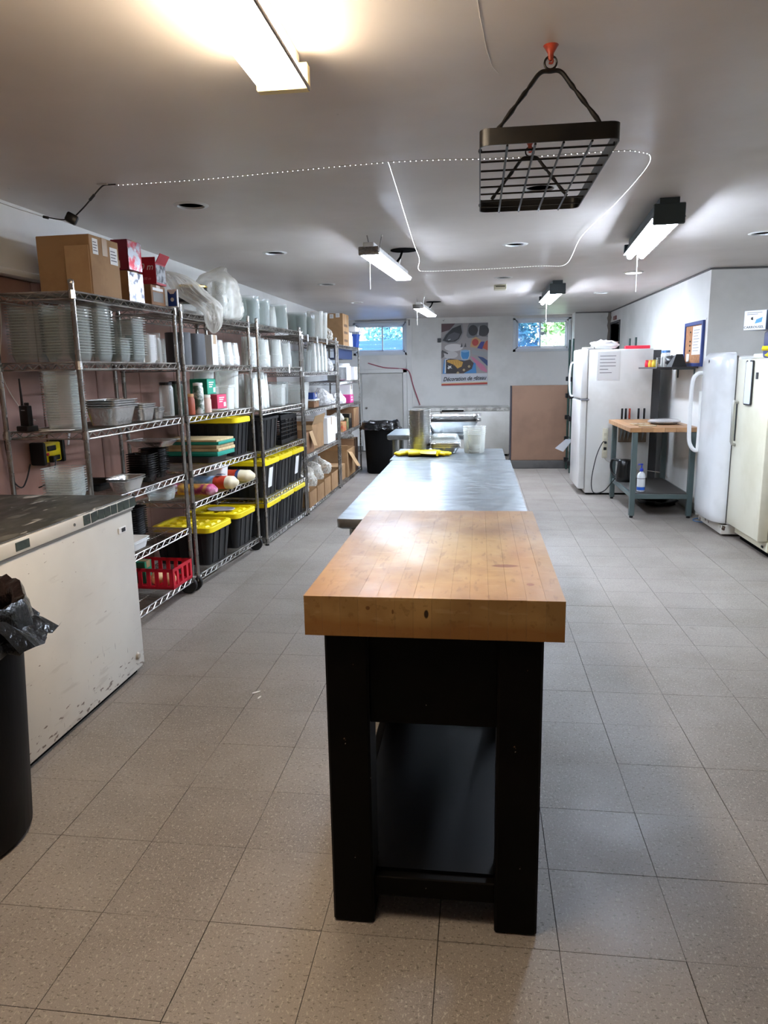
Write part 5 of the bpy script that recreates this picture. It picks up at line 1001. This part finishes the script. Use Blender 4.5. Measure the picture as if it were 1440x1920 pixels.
f = MB(); f.rb(-.13, .13, -.13, .13, 0, .035, .004); tag(f.build('red_box', P('flat_red_box', 'd0203a', .5), None, (1.74, 8.55, 1.616), R(-8)), 'flat red box on top of the fridge beside the white bag', 'box')
# small work table
wt_ = thing('work_table', 'small wood topped table with grey green metal legs beside the fridge', 'table', (1.735, 7.62, 0)); nb_ = 6; ww = .62 / nb_
for k in range(nb_): f = MB(); f.rb(-.325 + k * ww + .0004, -.325 + (k + 1) * ww - .0004, -.585, .585, .82, .862, .002); f.build('top_strip', M_tablewood, wt_)
for x in (-.275, .25):
    for y in (-.55, .5): f = MB(); f.rb(x - .024, x + .024, y - .024, y + .024, .02, .82, .003); l = f.build('leg', M_greymetal, wt_); f = MB(); f.lathe([(0, 0), (.018, 0), (.018, .02)], 10, (x, y, 0)); f.build('foot', M_black, l)
for a in ((-.251, .226, -.57, -.545), (-.251, .226, .48, .5)): f = MB(); f.rb(a[0], a[1], a[2], a[3], .185, .228, .002); f.build('rail', M_greymetal, wt_)
for x in (-.285, .24): f = MB(); f.rb(x, x + .02, -.526, .476, .185, .228, .002); f.build('rail', M_greymetal, wt_)
f = MB(); f.rb(-.264, .238, -.544, .479, .224, .234, .002); f.build('lower_shelf', P('dark_rubber_mat', '34312e', .7, bump=.2, bs=120), wt_)
t = thing('electric_kettle', 'black electric kettle on the lower shelf of the small table', 'kettle', (1.53, 7.85, .235), R(150)); f = MB(); f.lathe([(0, 0), (.085, 0), (.088, .01), (.086, .05), (.075, .16), (.07, .22), (.062, .23), (0, .235)], 24); f.build('body', P('kettle_black', '0f0f10', .25), t)
f = MB(); f.tube(arc_pts([(.065, 0, .215), (.13, 0, .22), (.145, 0, .15), (.12, 0, .07), (.08, 0, .05)], 6), .013, 8); f.build('handle', M_black, t); f = MB(); f.loft([[(-.06, -.03, .17), (-.06, .03, .17), (-.06, .035, .225), (-.06, -.035, .225)], [(-.1, -.008, .215), (-.1, .008, .215), (-.1, .012, .228), (-.1, -.012, .228)]]); f.build('spout', M_black, t)
f = MB(); f.rb(-.01, .01, -.089, -.082, .04, .15, .002); f.build('water_gauge', P('gauge_grey', '8d9294', .2), t)
t = thing('soap_bottle', 'white pump bottle with blue pump and label on the small table shelf', 'soap bottle', (1.565, 7.2, .235)); f = MB(); f.lathe([(0, 0), (.036, 0), (.038, .006), (.038, .15), (.03, .175), (.014, .19), (.014, .2)], 22); f.build('body', P('bottle_white', 'eceeef', .3), t)
f = MB(); f.lathe([(.0385, .015), (.0388, .016), (.0388, .045), (.0385, .046)], 22); f.build('blue_band', P('bright_blue', '2560c4', .4), t); f = MB(); f.lathe([(.0385, .125), (.0388, .126), (.0388, .131), (.0385, .132)], 22); f.build('text_band', M_greyink, t)
f = MB(); f.lathe([(.016, .195), (.017, .2), (.017, .222), (.006, .226), (.006, .255), (.012, .258), (.012, .27), (0, .272)], 14, cap0=True); f.tube([(0, 0, .264), (-.03, -.01, .264), (-.036, -.012, .256)], .005, 6); f.build('pump', P('pump_blue', '2a45c0', .35), t)
pw = thing('power_strip', 'beige power strip fixed upright on the fridge side by the table leg', 'power strip', (1.4, 8.335, .59)); f = MB(); f.rb(-.028, .028, -.022, .016, -.165, .165, .005, 2); f.build('body', P('beige_plastic', 'd9d3bd', .5), pw)
for z in (-.11, -.06, .04, .1): f = MB(); f.rb(-.016, .016, -.0245, -.021, z - .016, z + .016, .001); f.build('outlet', P('outlet_face', 'c9c2aa', .5) if z != -.06 else M_black, pw)
f = MB(); f.tube(arc_pts([(1.4, 8.3, .6), (1.36, 8.26, .6), (1.29, 8.2, .45), (1.24, 8.14, .2), (1.26, 8.1, .07), (1.35, 8.0, .1), (1.42, 7.95, .2), (1.46, 7.93, .26)], 7), .0055, 6); f.rb(1.387, 1.413, 8.282, 8.309, .587, .613, .004); tag(f.build('kettle_lead', M_cord), 'black kettle cord looping from the power strip past the fridge', 'cord')
f = MB(); f.tube(arc_pts([(1.4, 8.325, .43), (1.43, 8.33, .39), (1.55, 8.33, .34), (1.75, 8.3, .3), (1.98, 8.25, .27), (2.06, 8.2, .22)], 6), .004, 6); tag(f.build('extension_lead', M_cordw), 'pale cord running behind the small table from the power strip', 'cord')
kr = thing('knife_rack', 'brown wooden knife rack on the fridge side behind the small table', 'knife rack', (1.69, 8.35, .74)); f = MB(); f.rb(-.15, .15, -.03, 0, -.14, .11, .004); f.build('board', P('knife_board', '7d6a55', .6, var='5f4f3e', vs=5), kr)
f = MB(); f.rb(-.15, .15, -.042, -.03, .06, .11, .003); f.build('slot_bar', P('knife_bar', '6b5844', .6), kr)
for k, (x, hm, nm) in enumerate(((-.125, 'k', 'leftmost black handled knife'), (-.085, 'k', 'second black handled knife'), (-.045, 'o', 'orange handled knife'), (.05, 'k', 'third black handled knife'), (.11, 'k', 'rightmost black handled knife'))):
    t = thing('knife', nm + ' in the rack behind the small table', 'knife', (1.69 + x, 8.35 - .05, .74), 0, 'knives in the rack on the fridge side'); f = MB(); f.rb(-.011, .011, -.006, .006, .12, .235, .004, 2); f.build('handle', M_orange if hm == 'o' else M_black, t)
    f = MB(); f.loft([[(-.013, -.001, .12), (.013, -.001, .12), (.013, .001, .12), (-.013, .001, .12)], [(-.013, -.001, -.02), (.014, -.001, -.02), (.014, .001, -.02), (-.013, .001, -.02)], [(-.012, -.0005, -.12), (-.01, -.0005, -.12), (-.01, .0005, -.12), (-.012, .0005, -.12)]]); f.build('blade', M_steelside, t)
t = thing('wrapped_platter', 'shrink wrapped dark platter on the small wood topped table', 'platter', (1.82, 7.5, .8625)); f = MB(); f.lathe([(0, .002), (.11, 0), (.15, .022), (.15, .026), (0, .03)], 30); f.build('platter', P('platter_brown', '3a2e2a', .4, var='7a6a60', vs=25), t)
f = MB(); f.lathe([(.1, 0), (.152, .018), (.156, .03), (.13, .046), (.08, .05), (0, .05)], 26); f.build('wrap', PC('shrink_wrap', 'f0f0f0', .2, .75, .06, bump=.8, bs=40), t)
for k, (x, y) in enumerate(((1.57, 7.42), (1.6, 7.2))): f = MB(); f.rb(-.08, .08, -.05, .05, 0, .012, .004); tag(f.build('biscuit_pack', PC('pack_film', 'd6bd97', .75, .95, .15, bump=.5, bs=40), None, (x, y, .8625), R(15 - 30 * k)), ('farther', 'nearer')[k] + ' flat shiny packet left of the wrapped platter', 'packet')
f = MB(); blob(f, (0, 0, .05), (.2, .16, .055), 71, .3, 22, 12, 2, .9); tag(f.build('black_bag', M_blackbag, None, (1.85, 7.75, .0), 0, ang=180), 'black bag lying on the floor under the small table', 'bag')
# wall shelf
ws = thing('wall_shelf', 'dark wall shelf holding small jars and bottles above the small table', 'shelf', (1.97, 7.86, 1.4)); f = MB(); f.rb(-.26, .128, -.41, .41, 0, .016, .002); f.build('board', P('dark_shelf_board', '3a3536', .45), ws)
for y in (-.3, .3): f = MB(); f.rb(-.08, .128, y - .008, y + .008, -.012, 0, .001); f.rb(.118, .13, y - .008, y + .008, -.1, -.0, .001); f.build('bracket', M_greymetal, ws)
for k, (c, nm) in enumerate((('c8283c', 'red'), ('d2622c', 'orange red'), ('d9a62e', 'amber'), ('cf3c3c', 'second red'), ('e0c03a', 'yellow'))):
    jar('colour_jar', 'little %s jar in the row on the dark wall shelf' % nm, 'jar', (1.79 + .02 * (k % 2), 8.2 - k * .08, 1.4165), .031, .075, P('jar_' + nm.replace(' ', '_'), c, .25), P('jar_cap_%d' % k, c, .4), .014, 14)
for k, y in enumerate((8.1, 7.98)):
    t = jar('water_bottle', ('left', 'right')[k] + ' clear bottle with a blue cap behind the little jars', 'bottle', (1.93, y, 1.4165), .034, .17, M_clear2, P('cap_blue_%d' % k, '4a7db5', .4), .025, 14)
t = thing('white_bowl', 'white bowl at the far end of the dark wall shelf', 'bowl', (1.9, 8.23, 1.4165), 0); f = MB(); f.lathe([(0, .003), (.02, 0), (.03, .03), (.032, .032), (.028, .032), (.018, .006), (0, .006)], 20); f.build('bowl', M_foam, t)
jar('glass_mug', 'clear glass jar in front of the dark bag on the wall shelf', 'jar', (1.8, 7.73, 1.4165), .034, .095, M_clear, M_clear, .012, 16)
f = MB(); blob(f, (0, 0, .055), (.075, .11, .058), 73, .35, 22, 12, 2, .9); tag(f.build('dark_bag', P('charcoal_bag', '2a292b', .4, bump=.5, bs=25), None, (1.95, 7.81, 1.4165), 0, ang=180), 'charcoal plastic bag on the dark wall shelf', 'bag')
f = MB(); f.loft([[(-.07, -.12, 0), (.07, -.12, 0), (.07, .1, 0), (-.07, .1, 0)], [(-.03, -.11, .12), (.03, -.11, .12), (.03, -.02, .1), (-.03, -.02, .1)]]); tag(f.build('black_pouch', M_blacksoft, None, (1.92, 7.57, 1.4165)), 'black fabric pouch at the near end of the wall shelf', 'pouch')
# cork board
cb_ = thing('cork_board', 'blue framed cork board with a paper sheet on the right wall', 'notice board', (XR, 7.63, 1.63)); f = MB(); f.rb(-.014, 0, -.285, .285, -.19, .19, .001); f.build('cork', P('cork', 'a9764f', .9, var='97663f', vs=30, bump=.2, bs=90), cb_)
M_cbf = P('blue_frame', '2c3f7c', .4)
for a in ((-.31, -.275, -.215, .215), (.275, .31, -.215, .215)): f = MB(); f.rb(-.024, 0, *a, .003); f.build('frame_side', M_cbf, cb_)
for a in ((-.275, .275, -.215, -.18), (-.275, .275, .18, .215)): f = MB(); f.rb(-.024, 0, *a, .003); f.build('frame_side', M_cbf, cb_)
f = MB(); f.bx(-.0165, -.0145, -.25, .03, -.1, .17); pp = f.build('paper', M_paper, cb_); f = MB()
for r in range(8): f.bx(-.0172, -.0165, -.2 + .02 * (r % 3), .0, .13 - r * .028, .136 - r * .028)
tag(f.build('print', M_greyink, pp), kind='stuff'); f = MB(); f.bx(-.0165, -.0145, .12, .21, -.17, -.09); f.build('paper', M_paper, cb_)
for k, z in enumerate((.12, .03, -.01, -.06)): f = MB(); f.lathe([(0, .01), (.007, .008), (.008, 0)], 8); f.build('pin', M_ink, cb_, (-.0145, .1, z), (0, R(-90), 0))
# rounded white fridge
rf = thing('rounded_fridge', 'old rounded white refrigerator with a big looped handle and rusty bottom edge', 'refrigerator', (2.335, 6.6, 0))
def prof(a, bulge, inset=0): # plan outline, door side bulging toward -x
    n = 10; y0, y1 = -.33 + inset, .33 - inset; pts = []
    for i in range(n + 1):
        q = i / n; y = y0 + (y1 - y0) * q; e = abs(2 * q - 1); pts.append((a - bulge * (1 - e ** 2.4) + (.035 * max(0, e - .8) / .2), y))
    return pts
f = MB(); 
f.rb(-.262, .36, -.33, .33, .1, 1.5, .025, 3); f.build('body', M_enamel2, rf)
def dring(z, inset, push): return [(x + push, y, z) for x, y in prof(-.345, .04, inset)] + [(-.272, .33 - inset, z), (-.272, -.33 + inset, z)]
f = MB(); f.loft([dring(.115, .01, .012), dring(.125, .003, .003), dring(.2, 0, 0), dring(1.38, 0, 0), dring(1.46, .004, .004), dring(1.505, .015, .016), dring(1.53, .035, .04)]); dr_ = f.build('door', P('old_white_enamel', 'dfe0e0', .25, var='d0d0cf', vs=1.5, coat=.3, spots=[('55483c', 20, .785)]), rf, ang=55)
f = MB(); f.bx(-.272, -.262, -.32, .32, .12, 1.5); f.build('door_seal', P('seal_dark', '5c564e', .8), rf)
f = MB(); f.rb(-.3, .34, -.32, .32, .02, .1, .004); f.build('kick_plate', P('rusty_white', 'c9c4ba', .5, spots=[('4a3626', 12, .6)]), rf)
f = MB(); f.tube(arc_pts([(-.352, .25, 1.36), (-.41, .26, 1.35), (-.445, .265, 1.25), (-.445, .265, .82), (-.425, .26, .71), (-.38, .25, .67), (-.368, .24, .74), (-.368, .24, 1.2)], 7), .018, 10); f.build('handle', P('handle_white', 'e6e6e4', .3), dr_)
f = MB(); f.lathe([(0, .003), (.014, .002), (.016, 0)], 4); f.build('emblem', M_ink, dr_, (-.385, .02, 1.46), (0, R(-90), 0))
# cream freezer
cr_ = thing('cream_freezer', 'cream upright freezer with a white memo board and grey handle, right edge', 'freezer', (2.46, 5.885, 0)); f = MB(); f.rb(-.32, .3, -.36, .36, .04, 1.475, .012, 2); f.build('body', M_cream, cr_)
f = MB(); f.bx(-.29, .28, -.33, .33, 0, .04); f.build('plinth', M_hole, cr_)
f = MB(); f.rb(-.4, -.325, -.335, .355, .13, 1.47, .01, 2); cd_ = f.build('door', P('cream_door', 'e1dcc6', .33, var='d7d1b8', vs=2, coat=.15, spots=[('8d7f68', 24, .79)]), cr_)
f = MB(); f.bx(-.326, -.319, -.32, .34, .14, 1.46); f.build('door_seal', P('seal_brown', '4e4436', .8), cr_)
f = MB(); f.rb(-.33, -.318, -.35, .35, .05, .125, .003); f.build('kick_plate', M_cream, cr_); f = MB(); f.rb(-.338, -.33, -.28, -.25, .07, .085, .001); f.build('kick_slot', M_ink, cr_)
f = MB(); f.tube([(-.4, .28, 1.13), (-.435, .27, 1.14), (-.44, .265, 1.12), (-.435, .27, .82), (-.43, .27, .8), (-.4, .28, .79)], .012, 8); f.build('handle', P('grey_handle', 'a9a79f', .35, .4), cd_); f = MB(); f.bx(-.403, -.4, .292, .32, .82, 1.12); f.build('handle_recess', M_ink, cd_)
f = MB(); f.rb(-.34, -.3, -.362, -.33, .76, .8, .003); f.build('hinge', M_steelside, cr_); 
mb_ = thing('memo_board', 'white memo board with black border on the cream freezer door', 'memo board', (2.058, 5.945, 1.29)); f = MB(); f.loft([rrect(.15, .34, .02, 0, 4), rrect(.15, .34, .02, .012, 4)]); f.build('border', M_ink, mb_, (0, 0, 0), (R(90), 0, R(-90))); f = MB(); f.loft([rrect(.128, .318, .014, .012, 4), rrect(.128, .318, .014, .0135, 4)]); f.build('board', P('memo_white', 'e4eaf4', .2), mb_, (0, 0, 0), (R(90), 0, R(-90)))
f = MB(); f.rb(-.02, 0, -.012, .012, -.012, .012, .002); f.build('clip', M_foam, mb_, (-.0, 0, .17))
f = MB(); f.rb(-.006, 0, -.02, .02, -.025, .025, .002); tag(f.build('magnet', M_ink, None, (2.06, 5.8, 1.345)), 'small dark magnet right of the memo board on the cream freezer', 'magnet')
f = MB(); f.rb(-.2, .18, -.12, .12, 0, .035, .006); tag(f.build('foam_sheet', M_foam, None, (2.37, 6.115, 1.476)), 'flat white foam sheet on top of the cream freezer', 'sheet')
t = thing('yellow_gloves', 'yellow rubber gloves hanging over the top of the cream freezer', 'gloves', (2.18, 5.6, 1.477), R(80)); g_ = glove(13, 0, .02, R(200), .95); g_.build('glove', M_glovey, t, ang=60); g_ = glove(17, .03, .0, R(250), .92); g_.T = Matrix(); g_.build('glove', M_glovey, t, (0, 0, .045), ang=60); random.seed(23)
f = MB(); f.rb(-.08, .13, -.11, .11, 0, .2, .02, 3); tag(f.build('blue_bag', P('blue_pack', '22307a', .35, var='2c3c8c', vs=6), None, (2.33, 5.77, 1.511)if False else (2.23, 5.89, 1.476)), 'dark blue packet under the tissue box on the cream freezer', 'packet')
cbx = thing('tissue_box', 'blue and grey box reading CARROUSEL on top of the blue packet', 'box', (2.09, 5.87, 1.6775), (0, 0, R(-45))); f = MB(); f.rb(-.08, .08, -.12, .12, 0, .14, .002); f.build('body', P('grey_blue_box', 'b9bec6', .5), cbx)
f = MB(); f.bx(-.078, .078, -.121, -.12, .002, .138); f.build('left_face', P('grey_print_face', 'c2c5c8', .5), cbx); f = MB(); f.bx(.08, .081, -.118, .118, .002, .138); f.build('blue_face', M_bluedark, cbx)
text('CARROUSEL', .024, M_ink, cbx, (-.005, -.1215, .02), (R(90), 0, 0), sx=1.1, wt=.0004)
f = MB(); f.poly([(.0, -.1214, .045), (.05, -.1214, .055), (.055, -.1214, .09), (.01, -.1214, .075)]); f.build('blue_mark', P('sky_blue_print', '3f7fc0', .5), cbx); f = MB(); f.poly([(-.03, -.1214, .075), (-.012, -.1214, .07), (-.014, -.1214, .095), (-.03, -.1214, .09)]); f.build('dark_mark', M_ink, cbx)
for r in range(2): f = MB(); f.bx(-.06, .05 - .03 * r, -.1216, -.1208, .122 - r * .012, .127 - r * .012); f.build('print_line', M_greyink, cbx)
for r in range(3): f = MB(); f.bx(.0808, .0818, -.07, .03 - .02 * r, .05 + r * .025, .065 + r * .025); f.build('white_print', M_paper, cbx)

# ---------------------------------------------------------------- far end
fz = thing('far_chest_freezer', 'white chest freezer with a marbled lid below the poster at the back wall', 'freezer', (-.31, 12.46, 0)); f = MB(); f.rb(-.81, .81, -.35, .36, .03, .745, .012, 2); f.build('body', M_enamel, fz); f = MB(); f.bx(-.78, .78, -.32, .34, 0, .03); f.build('plinth', M_hole, fz)
f = MB(); f.rb(-.815, .815, -.365, .365, .745, .8, .006); f.build('lid', P('marbled_lid', 'cfcdc6', .4, var='8f8d86', vs=9), fz); f = MB(); f.rb(-.3, .06, -.385, -.36, .742, .765, .004); f.build('handle', M_hole, fz); f = MB(); f.rb(-.33, -.3, -.372, -.35, .6, .745, .003); f.build('latch', M_chrome, fz)
ps = thing('poster', 'cake decorating poster reading Décoration de gâteau on the back wall', 'poster', (-.256, YB, 1.672), 0)
def pm_(n, c): return P('poster_' + n, c, .45)
f = MB(); f.bx(-.4, .4, -.004, 0, -.53, .53); f.build('sheet', pm_('paper', 'b9b6b4'), ps)
PZ = [0]
def shp(name, c, pts):
    PZ[0] += 1; y = -.0042 - PZ[0] * .00025; f = MB(); f.prism([(u * .8 - .4, v * 1.06 - .53) for u, v in pts], 0, .0002); o = f.build(name, pm_(name + '_%d' % PZ[0], c), ps, (0, y, 0), (R(90), 0, 0)); return o
def ell(cx, cy_, rx, ry, n=18, a0=0): return [(cx + rx * math.cos(2 * math.pi * k / n + a0), cy_ + ry * math.sin(2 * math.pi * k / n + a0)) for k in range(n)]
shp('picture_ground', 'a39c9b', [(.005, .2), (.995, .2), (.995, .995), (.005, .995)])
shp('rosy_corner', '5c4347', [(.005, .86), (.2, .9), (.3, .995), (.005, .995)])
shp('pan_rim', '8b8b8d', [(.0, .72), (.05, .8), (.22, .93), (.3, .995), (.45, .995), (.48, .85), (.42, .75), (.34, .69), (.15, .68)]); shp('pan_inside', '303033', [(.03, .73), (.1, .82), (.24, .92), (.42, .97), (.45, .85), (.38, .75), (.3, .71), (.15, .7)]); shp('pan_face', '55565a', [(.1, .74), (.16, .82), (.28, .86), (.4, .83), (.36, .76), (.25, .72)]); shp('pan_glint', 'c9c9cc', [(.14, .74), (.2, .755), (.2, .745), (.16, .73)])
shp('twin_pan_rim', '77787b', [(.54, .8), (.57, .95), (.6, .995), (.995, .995), (.995, .77), (.85, .79), (.72, .77), (.58, .76)]); shp('twin_pan_left', '2b2b2e', ell(.68, .88, .1, .085)); shp('twin_pan_right', '3a3b3e', ell(.9, .87, .12, .09)); shp('twin_gap', 'b8b8bb', [(.77, .8), (.8, .93), (.82, .95), (.8, .8)])
shp('white_dish', 'd8d5d4', ell(.27, .615, .2, .06)); shp('white_cloth', 'c9c6c5', ell(.2, .5, .16, .06)); shp('dark_tools', '3a3838', [(.0, .55), (.02, .58), (.15, .53), (.14, .51)]); shp('left_tools', '57524f', [(0, .44), (.07, .48), (.05, .54), (0, .55)])
for k, x in enumerate((.44, .52)): shp('piping_tip', '4a4a4c', [(x - .03, .62), (x + .02, .62), (x + .005, .69)])
shp('red_pouch_edge', 'c79d6e', [(.62, .62), (.66, .75), (.74, .78), (.86, .72), (.8, .6)]); shp('red_pouch', 'b5382f', ell(.73, .69, .07, .055)); shp('blue_pouch', '3a3d8a', [(.77, .6), (.85, .7), (.93, .7), (.88, .58)]); shp('orange_pouch', 'c0573a', [(.88, .6), (.95, .7), (.995, .72), (.995, .56)])
shp('jar_glass', 'b4c6d3', [(.41, .49), (.41, .57), (.62, .57), (.62, .49), (.58, .42), (.45, .42)]); shp('blue_icing', '2f86c4', [(.43, .48), (.43, .55), (.6, .55), (.6, .48), (.57, .43), (.46, .43)]); shp('jar_top', '7fb4dc', ell(.515, .555, .085, .02))
shp('silver_tray', '9da0a4', [(.66, .5), (.66, .58), (.995, .53), (.995, .46)]); shp('pink_tube', 'c97a98', [(.63, .47), (.7, .45), (.92, .32), (.995, .23), (.97, .21), (.85, .25), (.72, .37)]); shp('blue_tube', '2b4577', [(.78, .47), (.9, .45), (.995, .4), (.995, .31), (.88, .39)])
shp('cake_board', '3f86c4', [(.03, .2), (.06, .42), (.1, .44), (.6, .4), (.74, .36), (.76, .2)]); shp('cake_white', 'd9dfe2', [(.07, .21), (.08, .43), (.14, .44), (.14, .22)]); shp('cake_brown', '3c2c25', [(.1, .2), (.1, .42), (.2, .44), (.5, .4), (.62, .42), (.7, .36), (.66, .27), (.48, .2)]); shp('cake_yellow', 'd5a23c', [(.12, .39), (.14, .42), (.35, .42), (.47, .38), (.44, .31), (.35, .28), (.28, .34)])
for k in range(5): shp('cake_stripe', 'b5822c', [(.19 + k * .055, .4), (.2 + k * .055, .4), (.23 + k * .05, .33), (.22 + k * .05, .33)])
shp('cake_dark', '231a18', [(.1, .22), (.1, .34), (.18, .37), (.26, .33), (.32, .3), (.36, .25), (.3, .2)]); shp('icing_patch', 'dcdcdc', [(.13, .29), (.16, .31), (.14, .33), (.19, .32), (.22, .33), (.21, .3), (.24, .28), (.19, .29), (.16, .27)])
for x, z in ((.6, .31), (.49, .255), (.36, .21)): shp('ring_icing', 'd8c290', ell(x, z, .025, .018)); shp('ring_hole', '2b1f1a', ell(x, z, .011, .008))
shp('caption_band', 'cfd0d6', [(.005, .03), (.995, .03), (.995, .195), (.005, .195)]); shp('caption_glow', 'd9d3c0', [(.005, .03), (.995, .04), (.995, .075), (.005, .055)]); shp('orange_edge', 'd9803e', [(.005, .03), (.995, .045), (.995, .052), (.005, .038)]); shp('red_band', 'b5433a', [(.005, .008), (.995, .02), (.995, .046), (.005, .03)])
tx = text('Décoration de gâteau', .098, pm_('caption', '20222a'), ps, (0, -.0235, -.408), (R(90), R(-1.5), 0), sx=.86, shear=.35, wt=.002)
f = MB(); f.rb(-.03, .03, -.035, 0, -.04, .03, .004); tag(f.build('wall_hook', M_black, None, (-.69, YB, 1.925)), 'small black wall hook at the left edge of the poster', 'hook')
cr2 = MB(); cr2.tube(arc_pts([(-1.94, YB - .03, 1.56), (-1.66, YB - .03, 1.48), (-1.4, YB - .03, 1.455), (-1.22, YB - .085, 1.41), (-1.14, YB - .075, 1.15), (-1.03, YB - .03, .82)], 8), .009, 6); tag(cr2.build('red_lead', M_cordr), 'red extension cord drooping along the back wall to the chest freezer', 'cord')
rdm = MB(); rdm.tube([(-2.15, YB - .05, 2.275), (-1.22, YB - .05, 2.275)], .012, 8); rdm.rb(-1.22, -1.19, YB - .065, YB, 2.18, 2.28, .003); tag(rdm.build('curtain_rod', P('grey_rod', '8f8e8c', .5)), 'grey curtain rod above the left window', 'curtain rod')
# board and green rack
bd_ = thing('hardboard_panel', 'brown hardboard panel with dark metal edge standing on a dark base at the back', 'panel', (.865, 10.62, 0)); f = MB(); f.rb(-.4, .41, -.012, .012, .115, 1.185, .003); f.build('board', P('brown_hardboard', '7a5c48', .6, var='6e5240', vs=1.5), bd_)
f = MB(); f.rb(-.425, -.4, -.018, .018, .1, 1.185, .003); f.build('edge_strip', P('dark_edge_metal', '38343a', .4, .3), bd_); f = MB(); f.rb(-.43, .43, -.06, .2, 0, .113, .006); f.build('base', P('dark_grey_base', '4a4744', .7, var='3a3735', vs=3), bd_)
gr_ = thing('green_rack', 'dark green wire rack behind the white fridge at the back', 'shelving', (1.64, 10.3, 0))
for x in (-.4, .4):
    for y in (-.2, .2): f = MB(); f.tube([(x, y, 0), (x, y, 1.8)], .0135, 8); f.build('post', M_greend, gr_)
for z in (.15, .45, .75, 1.05, 1.28):
    f = MB()
    for y in (-.2, .2): f.tube([(-.4, y, z), (.4, y, z)], .005, 6)
    for k in range(21): f.tube([(-.4 + k * .04, -.2, z), (-.4 + k * .04, .2, z)], .003, 4)
    f.build('shelf', M_greend, gr_)
    for y in (-.2, .2): f = MB(); f.rb(-.44, -.38, y - .03, y + .03, z - .04, z + .02, .006); f.build('corner_clamp', M_black, gr_)
f = MB(); f.loft([[(0, -.001, 0), (.1, -.001, 0), (.1, .001, 0), (0, .001, 0)], [(-.14, -.02, -.12), (-.03, -.02, -.17), (-.03, -.01, -.17), (-.14, -.01, -.12)]]); tag(f.build('clear_pouch', PC('pouch_film', 'dfe3e8', .35, .8, .08, bump=.5, bs=25), None, (1.17, 10.06, .47)), 'clear plastic pouch hanging from the green rack beside the brown panel', 'pouch')
carton('white_bin_box', 'white box low on the green rack behind the fridge', 'box', 1, 1, 0, .3, 0, .3, .16, M_foam, loc=(1.42, 10.3, .156), rz=0)
carton('storage_box', 'brown box on the second shelf of the green rack', 'box', 1, 1, 0, .3, 0, .34, .22, M_card3, loc=(1.5, 10.3, .456), rz=0)
# bits on the floor
for k, (x, y, s) in enumerate(((.99, 2.18, .012), (-1.0, 2.98, .014), (-.97, 2.93, .01), (.28, 3.62, .012))):
    f = MB(); f.prism([(s * math.cos(a) * (1.6 if k != 3 else 1), s * .5 * math.sin(a)) for a in (0, .9, 1.8, 2.7, 3.6, 4.5, 5.4)], 0, .002); tag(f.build('floor_scrap', M_paper if k != 3 else M_hole, None, (x, y, .0002), R(40 * k)), ('white scrap on the floor right of the butcher block', 'longer white scrap on the floor before the chest freezer', 'shorter white scrap on the floor before the chest freezer', 'dark crumb on the floor right of the butcher block')[k], 'scrap')
f = MB(); f.tube(arc_pts([(2.2, 6.98, .006), (2.12, 7.05, .006), (2.02, 7.0, .006), (2.0, 6.9, .006), (2.1, 6.84, .006)], 6), .005, 6); tag(f.build('blue_lead', P('cord_blue', '5c7fae', .5)), 'pale blue cord on the floor under the rounded white fridge', 'cord')
